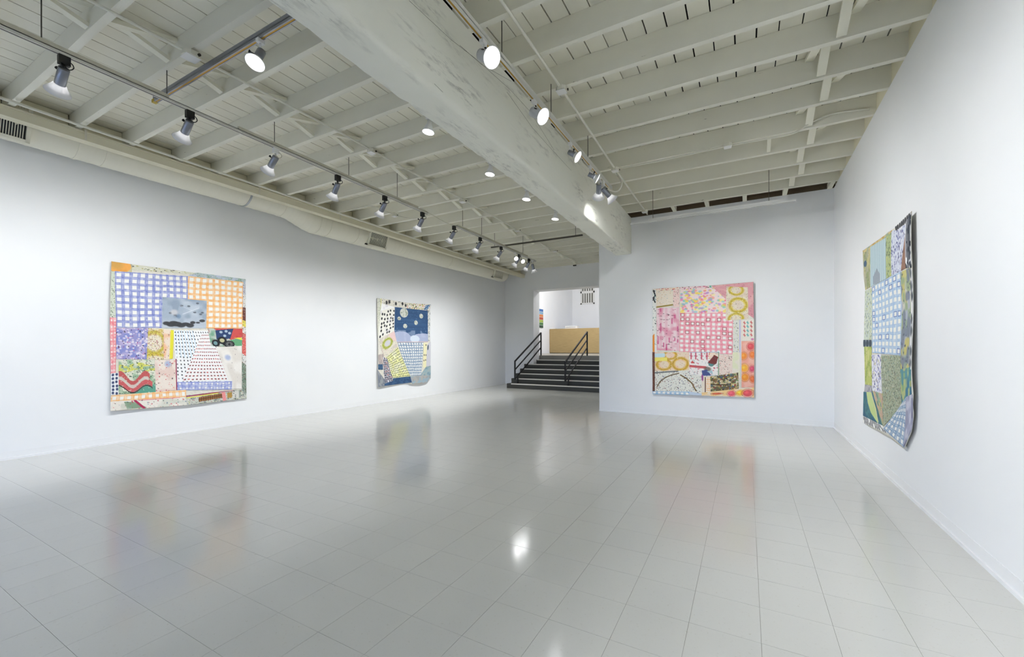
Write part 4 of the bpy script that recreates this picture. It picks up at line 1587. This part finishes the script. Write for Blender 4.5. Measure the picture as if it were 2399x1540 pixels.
def p3_glyph(c):
    c.fill((244, 240, 236))
    for x in (.06, .22, .42, .60):
        c.line(x, .03, x, .3, .022, (206, 70, 96), .9)
        c.dots(14, .012, [(206, 70, 96)], .8)
        c.line(x - .04, .16, x + .05, .17, .014, (206, 70, 96), .8)
    c.line(.02, .62, .55, .64, .05, (206, 74, 80), .9)
    c.poly([(.1, .36), (.2, .5), (.04, .5)], (206, 84, 84))
    for k in range(4):
        c.line(.66, .06 + k * .07, .95, .05 + k * .07, .012, (246, 176, 110), .9)
    c.poly([(.62, .45), (.84, .12), (.97, .2), (.92, .45), (.76, .60)], (120, 52, 50))
    c.wash((90, 120, 130), .03, .68, .8, .25)
    c.poly([(.64, .45), (.84, .5), (.76, .6), (.66, .56)], (90, 140, 140))
    c.ell(.62, .7, .12, .09, (110, 100, 90), .8, .5)
    c.poly([(.42, .78), (.6, .72), (.75, .95), (.45, 1)], (70, 84, 140))
    c.poly([(.60, .8), (.78, .74), (.8, .9)], (170, 200, 210))
    c.line(.985, 0, .985, 1, .018, (110, 150, 110), .9)
    c.line(0, .01, 1, .01, .012, (120, 176, 206), .8)


def p3_arc(c):
    st_speck((232, 232, 222), [(40, 40, 44), (60, 60, 110), (150, 60, 60), (96, 96, 90)], 900, .008)(c)
    c.path([(.05, .75), (.12, .5), (.24, .3), (.36, .2), (.52, .12)], .022, (96, 74, 40), .9)
    c.path([(.56, .2), (.68, .34), (.8, .55), (.88, .85)], .024, (110, 84, 40), .9)
    c.line(0, .08, .5, .02, .03, (90, 96, 100), .8)


def p3_dark(c):
    c.fill((206, 190, 150))
    c.wash((90, 84, 56), .05, .4, .6, .9)
    c.dots(1300 * c.w * c.h, .014, [(40, 40, 40), (196, 170, 80), (70, 90, 130), (150, 60, 60), (232, 226, 206), (110, 140, 90)])
    c.dots(16, .04, [(70, 110, 130), (120, 90, 50), (60, 60, 60)], .7)
    c.line(0, .5, .6, .62, .02, (60, 46, 30), .9)


def p3_glyph2(c):
    c.fill((238, 232, 220))
    for x, q in ((.18, (206, 90, 90)), (.45, (90, 180, 180)), (.75, (206, 90, 90))):
        for y in (.12, .3, .5, .7):
            c.line(x - .06, y, x + .08, y + .04, .016, q, .9)
            c.line(x, y - .05, x + .03, y + .08, .014, q, .8)
    c.ell(.85, .92, .12, .05, (206, 100, 160), .8, .5)


P3 = [
    ([(142, 186), (442, 166), (442, 202), (146, 216)], seq(mk('fill', (240, 224, 206)), mk('dots', 30, .02, [(206, 80, 80), (240, 190, 90), (150, 60, 60)], .9, .5, .5))),
    ([(442, 166), (806, 148), (806, 192), (456, 202)], seq(mk('fill', (240, 216, 216)), mk('dots', 50, .012, [(206, 90, 130), (90, 50, 60)], .9), mk('poly', [(.93, 0), (1, 0), (1, 1), (.93, 1)], (120, 190, 170)))),
    ([(180, 206), (378, 198), (372, 378), (180, 398)], seq(st_speck((238, 226, 208), [(206, 160, 120), (150, 180, 190), (196, 170, 90)], 420, .008), mk('line', 0, .97, 1, .92, .03, (150, 130, 50)))),
    ([(376, 192), (446, 188), (444, 388), (374, 388)], st_speck((240, 214, 206), [(120, 60, 70), (214, 110, 120), (60, 50, 50)], 900, .008)),
    ([(142, 188), (182, 194), (186, 900), (142, 896)], seq(mk('fill', (238, 238, 232)), mk('path', [(.3, .02), (.8, .1), (.2, .14), (.7, .2)], .03, BLK), mk('dots', 40, .012, [BLK, (150, 190, 180)]), mk('poly', [(0, .74), (.5, .7), (.5, 1), (0, 1)], (238, 150, 60)))),
    ([(186, 402), (442, 394), (438, 884), (188, 874)], p3_brick),
    ([(458, 196), (978, 160), (968, 458), (452, 458)], p3_confetti),
    ([(450, 456), (1052, 458), (1044, 928), (438, 892)], st_grid((240, 110, 140), 10, 9, col2=(228, 80, 100), th=.34, bold=22, boldcol=(160, 50, 56))),
    ([(806, 150), (1278, 112), (1282, 522), (962, 300)], st_mottle([(222, 160, 166), (214, 146, 156), (230, 176, 176)], .1, [(150, 80, 90), (206, 196, 190)], 260)),
    ([(974, 160), (1216, 172), (1222, 526), (964, 544)], st_rings((232, 222, 200), [(.46, .1, .3, .14), (.55, .56, .36, .2), (.45, .96, .3, .14)], (222, 196, 60), [(60, 60, 50), (150, 140, 60), (196, 110, 100), (240, 236, 220)], 900, .34, ((226, 206, 190),))),
    ([(1048, 545), (1114, 545), (1112, 904), (1042, 904)], st_speck((226, 226, 216), [(150, 160, 150), (90, 96, 90), (206, 196, 130)], 700, .009)),
    ([(1112, 540), (1150, 540), (1146, 1200), (1110, 1190)], seq(mk('fill', (232, 224, 216)), mk('line', .35, 0, .4, 1, .022, (196, 196, 222)))),
    ([(1150, 540), (1286, 532), (1286, 776), (1148, 776)], p3_glyph2),
    ([(1142, 778), (1286, 774), (1282, 1300), (1140, 1300)], st_discs((238, 168, 150), [(.72, .12, .26, .07, (222, 84, 90)), (.18, .32, .24, .07, (246, 150, 60)), (.86, .30, .22, .07, (240, 130, 60)), (.22, .58, .28, .08, (248, 180, 60)),
                                                                   (.84, .60, .2, .06, (216, 80, 110)), (.28, .78, .28, .075, (240, 150, 50)), (.88, .82, .22, .07, (226, 110, 60))], ((244, 196, 180),), [(206, 90, 140)], 60)),
    ([(164, 902), (556, 896), (556, 1114), (164, 1114)], seq(st_rings((238, 220, 196), [(.45, .15, .17, .2), (.27, .64, .2, .26), (.74, .62, .2, .3)], (228, 180, 60), [(206, 120, 60), (150, 120, 60), (240, 236, 220)], 500, .36, ((240, 206, 190),)),
                                                          mk('poly', [(.0, .05), (.3, .05), (.3, .24), (0, .24)], (206, 230, 236)), mk('poly', [(0, .27), (.36, .27), (.36, .44), (0, .46)], (244, 234, 120)))),
    ([(138, 896), (164, 896), (166, 1338), (138, 1338)], st_speck((110, 66, 52), [(150, 106, 90), (60, 30, 28)], 2200, .007)),
    ([(164, 1112), (692, 1100), (692, 1376), (164, 1340)], p3_arc),
    ([(554, 900), (890, 896), (886, 1186), (554, 1150)], p3_glyph),
    ([(886, 930), (1042, 930), (1038, 1172), (888, 1172)], st_speck((238, 220, 208), [(90, 50, 50), (206, 120, 110), (60, 60, 60)], 900, .007)),
    ([(1040, 904), (1126, 904), (1128, 1200), (1038, 1150)], st_mottle([(236, 230, 214), (230, 232, 196)], .1)),
    ([(690, 1150), (744, 1182), (742, 1384), (692, 1384)], seq(mk('fill', (236, 226, 210)), mk('line', .8, .05, .8, .85, .02, (90, 50, 40)), mk('ell', .2, .1, .2, .2, (150, 60, 140), .9))),
    ([(740, 1180), (808, 1180), (800, 1356), (740, 1356)], st_grid((248, 184, 110), 3, 7, col2=(244, 160, 80), th=.4)),
    ([(790, 1172), (1104, 1130), (1108, 1340), (792, 1354)], p3_dark),
    ([(140, 1336), (556, 1342), (552, 1382), (140, 1370)], st_grid((110, 170, 214), 8, 1, col2=(60, 120, 190), th=.34)),
    ([(552, 1340), (694, 1366), (694, 1388), (550, 1380)], mk('fill', (196, 210, 228))),
    ([(692, 1354), (1282, 1298), (1280, 1414), (692, 1388)], st_discs((240, 226, 204), [(.58, .55, .07, .36, (232, 90, 110)), (.74, .5, .07, .3, (246, 196, 60)), (.88, .55, .09, .36, (222, 80, 90)), (.3, .5, .1, .16, (206, 90, 60))], ((240, 196, 120),), [(110, 50, 50), (232, 120, 60)], 300)),
]


def p4_stripe(c):
    c.fill((240, 243, 242))
    for k in range(9):
        x = (k + .5) / 9
        c.line(x, 0, x, 1, .060, (176, 206, 212), .9)
        c.line(x + .03, 0, x + .03, 1, .012, (120, 150, 190), .7)
    c.poly([(.2, .98), (.2, .78), (.45, .62), (.64, .8), (.64, 1)], (158, 168, 180))


def p4_leaf(c):
    c.fill((34, 92, 120))
    c.wash((50, 116, 140), .05)
    c.poly([(.28, 0), (.72, 0), (.86, .5), (.82, .98), (.5, .72), (.34, .4)], (196, 214, 146))
    c.wash((176, 200, 110), .2, .6, .8, .15)
    c.line(.74, 0, .84, .9, .03, (220, 206, 190), .9)


P4 = [
    ([(104, 284), (152, 256), (150, 494), (118, 512)], seq(st_mottle([(176, 176, 150), (150, 160, 110), (206, 196, 140)], .1, [(60, 80, 90), (230, 226, 206)], 300), mk('ell', .25, .35, .22, .08, (50, 84, 120), .9))),
    ([(104, 280), (280, 160), (282, 186), (108, 296)], st_mottle([(214, 196, 140), (196, 150, 80), (150, 176, 160)], .08)),
    ([(150, 258), (246, 202), (246, 446), (150, 496)], p4_stripe),
    ([(246, 196), (282, 168), (278, 426), (246, 446)], st_speck((176, 190, 140), [(96, 120, 80), (206, 206, 120), (70, 80, 70)], 700, .014)),
    ([(280, 166), (380, 118), (340, 414), (278, 428)], st_speck((214, 218, 232), [(84, 90, 150), (60, 64, 110), (246, 246, 246), (120, 130, 180)], 900, .014)),
    ([(354, 300), (378, 150), (378, 380), (338, 400)], st_mottle([(150, 112, 92), (128, 92, 76)], .08)),
    ([(300, 140), (404, 52), (404, 92), (306, 164)], seq(mk('fill', (236, 236, 232)), mk('marks', 8, 1, BLK, .028, .04, 0, .95, .1, .1))),
    ([(374, 110), (408, 56), (410, 380), (372, 384)], seq(mk('fill', (240, 241, 243)), mk('line', .22, 0, .2, .75, .03, (50, 60, 74)), mk('line', .5, 0, .48, 1, .04, (50, 60, 74)), mk('line', .8, 0, .78, .8, .05, (40, 50, 64)), mk('dots', 26, .03, [(40, 50, 64)]))),
    ([(160, 494), (334, 402), (337, 902), (160, 884)], st_grid((150, 190, 226), 8, 11, col2=(90, 140, 206), th=.30, bold=18, boldcol=(50, 84, 170))),
    ([(118, 518), (160, 500), (158, 806), (110, 808)], st_speck((202, 212, 196), [(120, 140, 120), (240, 242, 236), (90, 120, 140), (196, 200, 120)], 700, .013)),
    ([(106, 808), (158, 808), (158, 848), (106, 848)], seq(mk('fill', (206, 212, 216)), mk('marks', 3, 1, (40, 60, 76), .07, .06, 0, .95, 0, 0))),
    ([(112, 848), (156, 848), (156, 1078), (116, 1072)], st_mottle([(186, 196, 110), (160, 176, 90), (206, 206, 140)], .07, [(90, 110, 60), (40, 40, 40)], 300)),
    ([(336, 408), (404, 378), (406, 984), (338, 982)], st_mottle([(206, 206, 190), (170, 176, 196), (206, 196, 110), (150, 170, 140), (120, 130, 150)], .09, [(60, 70, 90)], 160, .012)),
    ([(400, 384), (410, 384), (410, 984), (402, 984)], seq(mk('fill', (244, 244, 242)), mk('marks', 1, 9, (40, 50, 60), .02, .05, 0, .9, .3))),
    ([(158, 896), (217, 892), (217, 1128), (160, 1108)], st_speck((232, 232, 240), [(84, 90, 170), (130, 134, 200), (60, 60, 90), (206, 200, 160)], 900, .014)),
    ([(217, 898), (338, 902), (338, 1204), (222, 1322)], st_speck((166, 176, 150), [(90, 110, 90), (206, 206, 190), (150, 140, 110), (120, 150, 150), (80, 80, 70)], 2000, .010)),
    ([(338, 984), (408, 970), (408, 1130), (340, 1186)], st_mottle([(90, 150, 160), (150, 180, 120), (60, 120, 150), (196, 200, 130)], .08)),
    ([(116, 1070), (158, 1080), (158, 1126), (112, 1116)], st_mottle([(176, 176, 182), (140, 140, 150)], .07)),
    ([(108, 1114), (174, 1120), (222, 1322), (104, 1262)], p4_leaf),
    ([(160, 1108), (222, 1126), (226, 1322), (216, 1300)], st_mottle([(150, 176, 150), (196, 190, 110), (110, 140, 130), (206, 170, 150)], .07, [(60, 70, 60)], 260)),
    ([(104, 1256), (224, 1316), (250, 1362), (103, 1297)], seq(mk('fill', (240, 240, 238)), mk('marks', 14, 2, (40, 46, 52), .022, .05, .1, .95, .1, .1))),
    ([(338, 1186), (372, 1150), (356, 1446), (226, 1334)], st_grid((90, 134, 180), 5, 6, col2=(50, 90, 144), th=.46)),
    ([(372, 1148), (415, 1132), (404, 1332), (354, 1444)], st_mottle([(170, 172, 196), (206, 208, 220), (150, 150, 176)], .1)),
]

OUT = {
    1: dict(org=(230, 590), sc=3.9487, top=[(122, 72), (300, 97), (600, 138), (915, 184), (1150, 214), (1365, 243)], right=[(1365, 243), (1358, 420), (1352, 640), (1362, 760), (1361, 1050), (1366, 1346)],
            bottom=[(100, 1456), (300, 1448), (650, 1416), (850, 1400), (1050, 1370), (1140, 1360), (1366, 1346)], left=[(122, 72), (107, 400), (104, 600), (102, 720), (118, 1100), (110, 1300), (100, 1456)]),
    2: dict(org=(860, 680), sc=6.418, top=[(150, 108), (400, 152), (700, 195), (955, 208)], right=[(955, 208), (938, 300), (932, 600), (942, 780), (940, 1000), (946, 1300), (892, 1382)],
            bottom=[(148, 1442), (300, 1424), (480, 1396), (580, 1385), (660, 1404), (780, 1398), (892, 1382)], left=[(150, 108), (148, 500), (158, 760), (156, 1100), (146, 1300), (148, 1442)]),
    3: dict(org=(1500, 640), sc=4.8133, top=[(140, 186), (440, 165), (800, 148), (1060, 126), (1280, 110)], right=[(1280, 110), (1276, 400), (1288, 620), (1284, 1000), (1278, 1414)],
            bottom=[(140, 1370), (330, 1374), (480, 1378), (560, 1384), (700, 1388), (1000, 1402), (1278, 1414)], left=[(140, 186), (144, 500), (138, 900), (142, 1150), (140, 1370)]),
    4: dict(org=(1980, 480), sc=2.525, top=[(103, 280), (150, 252), (220, 204), (255, 170), (320, 134), (370, 92), (407, 46)], right=[(407, 46), (411, 320), (408, 700), (409, 1000), (416, 1140), (407, 1190), (411, 1250), (404, 1290), (398, 1345), (352, 1452)],
            bottom=[(103, 1298), (140, 1322), (180, 1342), (270, 1392), (310, 1424), (352, 1452)], left=[(103, 280), (106, 430), (118, 515), (110, 800), (116, 1000), (112, 1150), (103, 1298)]),
}


def polyline(pts, n):
    pts = np.array(pts, float)
    d = np.r_[0, np.cumsum(np.hypot(*np.diff(pts, axis=0).T))]
    u = np.linspace(0, d[-1], n)
    return np.c_[np.interp(u, d, pts[:, 0]), np.interp(u, d, pts[:, 1])]


def collage(num, plane, nrm, label, patches, step, wave, d0):
    o = OUT[num]

    def world(px):                                             # crop pixels -> points on the wall plane (metres)
        px = np.asarray(px, float)
        x, y = o['org'][0] + px[..., 0] / o['sc'], o['org'][1] + px[..., 1] / o['sc']
        r2, u2 = (x - CX) / F, (YH - y) / F
        cr, sr = math.cos(ROLL), math.sin(ROLL)
        r, u = r2 * cr - u2 * sr, r2 * sr + u2 * cr
        d = np.stack([SY * r + CYW, CYW * r - SY, u], -1)
        k = plane[1] / d[..., 0 if plane[0] == 'U' else 1]
        q = d * k[..., None] * H
        return np.stack([q[..., 1], q[..., 0], q[..., 2] + H], -1)
    # how far along and up the sheet each point sits, 0..1, for the waviness
    cs = world([o['top'][0], o['top'][-1], o['bottom'][-1], o['bottom'][0]])
    ax = 1 if plane[0] == 'V' else 0
    a0, a1 = cs[0][ax], cs[1][ax]
    z0, z1 = cs[0][2], cs[3][2]
    nv = np.array(nrm, float)

    def lift(P, extra):
        s, t = (P[..., ax] - a0) / (a1 - a0), (P[..., 2] - z0) / (z1 - z0)
        return P + nv * (d0 + wave(s, t) + extra)[..., None]
    base = (world([o['bottom'][0]])[0] + world([o['bottom'][-1]])[0]) / 2
    t = thing('collage_painting', label, 'painting', tuple(base))
    loc = np.array(base)

    def surf(P, name, col, skirt, parent):
        ny, nx = P.shape[:2]
        idx = np.arange(nx * ny).reshape(ny, nx)
        f = np.stack([idx[:-1, :-1], idx[1:, :-1], idx[1:, 1:], idx[:-1, 1:]], -1).reshape(-1, 4)
        rim = np.r_[idx[0, :], idx[1:, -1], idx[-1, -2::-1], idx[-2:0:-1, 0]]
        V = P.reshape(-1, 3) - loc
        back = V[rim] - nv * skirt
        m = len(rim)
        ri = np.arange(m)
        f2 = np.stack([rim[ri], rim[(ri + 1) % m], nx * ny + (ri + 1) % m, nx * ny + ri], -1)
        me = bpy.data.meshes.new(name)
        me.from_pydata(np.r_[V, back].tolist(), [], np.r_[f, f2].tolist())
        me.polygons.foreach_set('use_smooth', np.r_[np.ones(len(f)), np.zeros(len(f2))].astype(bool))
        ca = me.color_attributes.new('paint', 'FLOAT_COLOR', 'POINT')
        c = LUT[np.clip(col, 0, 255).astype(int)].reshape(-1, 3)
        c = np.r_[c, c[rim]]
        ca.data.foreach_set('color', np.c_[c, np.ones(len(c))].ravel())
        me.materials.append(MAT['paper'])
        me.update()
        return put(me, name, parent)
    # the sheet itself: a Coons patch between its four uneven edges
    n1, n2 = 70, 80
    T, B, L, R = polyline(o['top'], n1), polyline(o['bottom'], n1), polyline(o['left'], n2), polyline(o['right'], n2)
    s = np.linspace(0, 1, n1)[None, :, None]
    v = np.linspace(0, 1, n2)[:, None, None]
    G = (1 - v) * T[None] + v * B[None] + (1 - s) * L[:, None] + s * R[:, None] \
        - ((1 - s) * (1 - v) * T[0] + s * (1 - v) * T[-1] + (1 - s) * v * B[0] + s * v * B[-1])
    P = lift(world(G), np.zeros(G.shape[:2]))
    r = np.random.RandomState(num)
    col = np.array([226.0, 222, 210]) + r.uniform(-10, 8, P.shape[:2] + (1,))
    surf(P, 'sheet', np.broadcast_to(col, P.shape), .006, t)
    for k, (quad, style) in enumerate(patches):
        W = world(quad)
        w = max(np.linalg.norm(W[1] - W[0]), np.linalg.norm(W[2] - W[3]), .02)
        h = max(np.linalg.norm(W[3] - W[0]), np.linalg.norm(W[2] - W[1]), .02)
        nx, ny = max(4, int(w / step) + 1), max(4, int(h / step) + 1)
        c = Cv(nx, ny, w, h, num * 100 + k)
        style(c)
        S, T2 = c.S[..., None], c.T[..., None]
        Q = (1 - T2) * ((1 - S) * W[0] + S * W[1]) + T2 * ((1 - S) * W[3] + S * W[2])
        Q = lift(Q, np.full(Q.shape[:2], .0020 + .00028 * k))
        surf(Q, 'patch', c.C, .0022 + .00028 * k, t)
    return t


sn, cs_ = np.sin, np.cos
collage(1, ('V', VL + .016), (1, 0, 0), 'large patchwork paper collage with blue and orange grids on the long wall', P1, .0062,
        lambda s, t: .006 * sn(s * 9 + t * 3) + .030 * np.clip(t - .82, 0, 1) * (1.2 - s) * 3 + .012 * np.clip(.12 - s, 0, 1) * 8, .006)
collage(2, ('V', VL + .018), (1, 0, 0), 'patchwork paper collage with a navy night sky and pale moons on the long wall', P2, .0095,
        lambda s, t: .010 * sn(s * 7 + t * 2) + .07 * np.clip(t - .86, 0, 1) * (1.3 + sn(s * 11)), .012)
collage(3, ('U', US - .016), (0, -1, 0), 'patchwork paper collage with a pink grid and yellow rings on the short wall', P3, .0070,
        lambda s, t: .008 * sn(s * 8 + t * 4) + .03 * np.clip(s - .9, 0, 1) * 6 + .05 * np.clip(t - .9, 0, 1) * 3, .008)
collage(4, ('V', VR - .015), (-1, 0, 0), 'patchwork paper collage with a blue grid and olive patches on the side wall', P4, .0072,
        lambda s, t: .007 * sn(t * 12) * s + .020 * np.clip(s - .8, 0, 1) * 3 + .03 * np.clip(t - .85, 0, 1) * 2 * s - .008 * (1 - s), .002)

# painting glimpsed on the side wall of the upper room
pa, pb = at(1263, 768, V=NV), at(1271.5, 725, V=NV)
pu = thing('canvas_painting', 'bright blue, orange and green canvas on the wall above the stairs', 'painting', M(13.9, NV, pa[2]))
U0, U1 = 12.6, at(1271.5, 740, V=NV)[0]
part(MB().uvz(U0, U1, NV + .003, NV + .022, pa[2], pb[2]), 'canvas', 'trim', pu)
for k, q in enumerate(((70, 120, 190), (150, 190, 220), (240, 150, 90), (206, 90, 60), (176, 196, 80), (90, 140, 80), (50, 80, 60))):
    zz = pb[2] - (pb[2] - pa[2]) * k / 7
    part(MB().uvz(U0 + .005, U1 - .005, NV + .022, NV + .026, zz - (pb[2] - pa[2]) / 7 + .004, zz - .004), 'paint_band', simple('canvas_paint_%d' % k, q, .6, noise=.3, scale=6), pu)
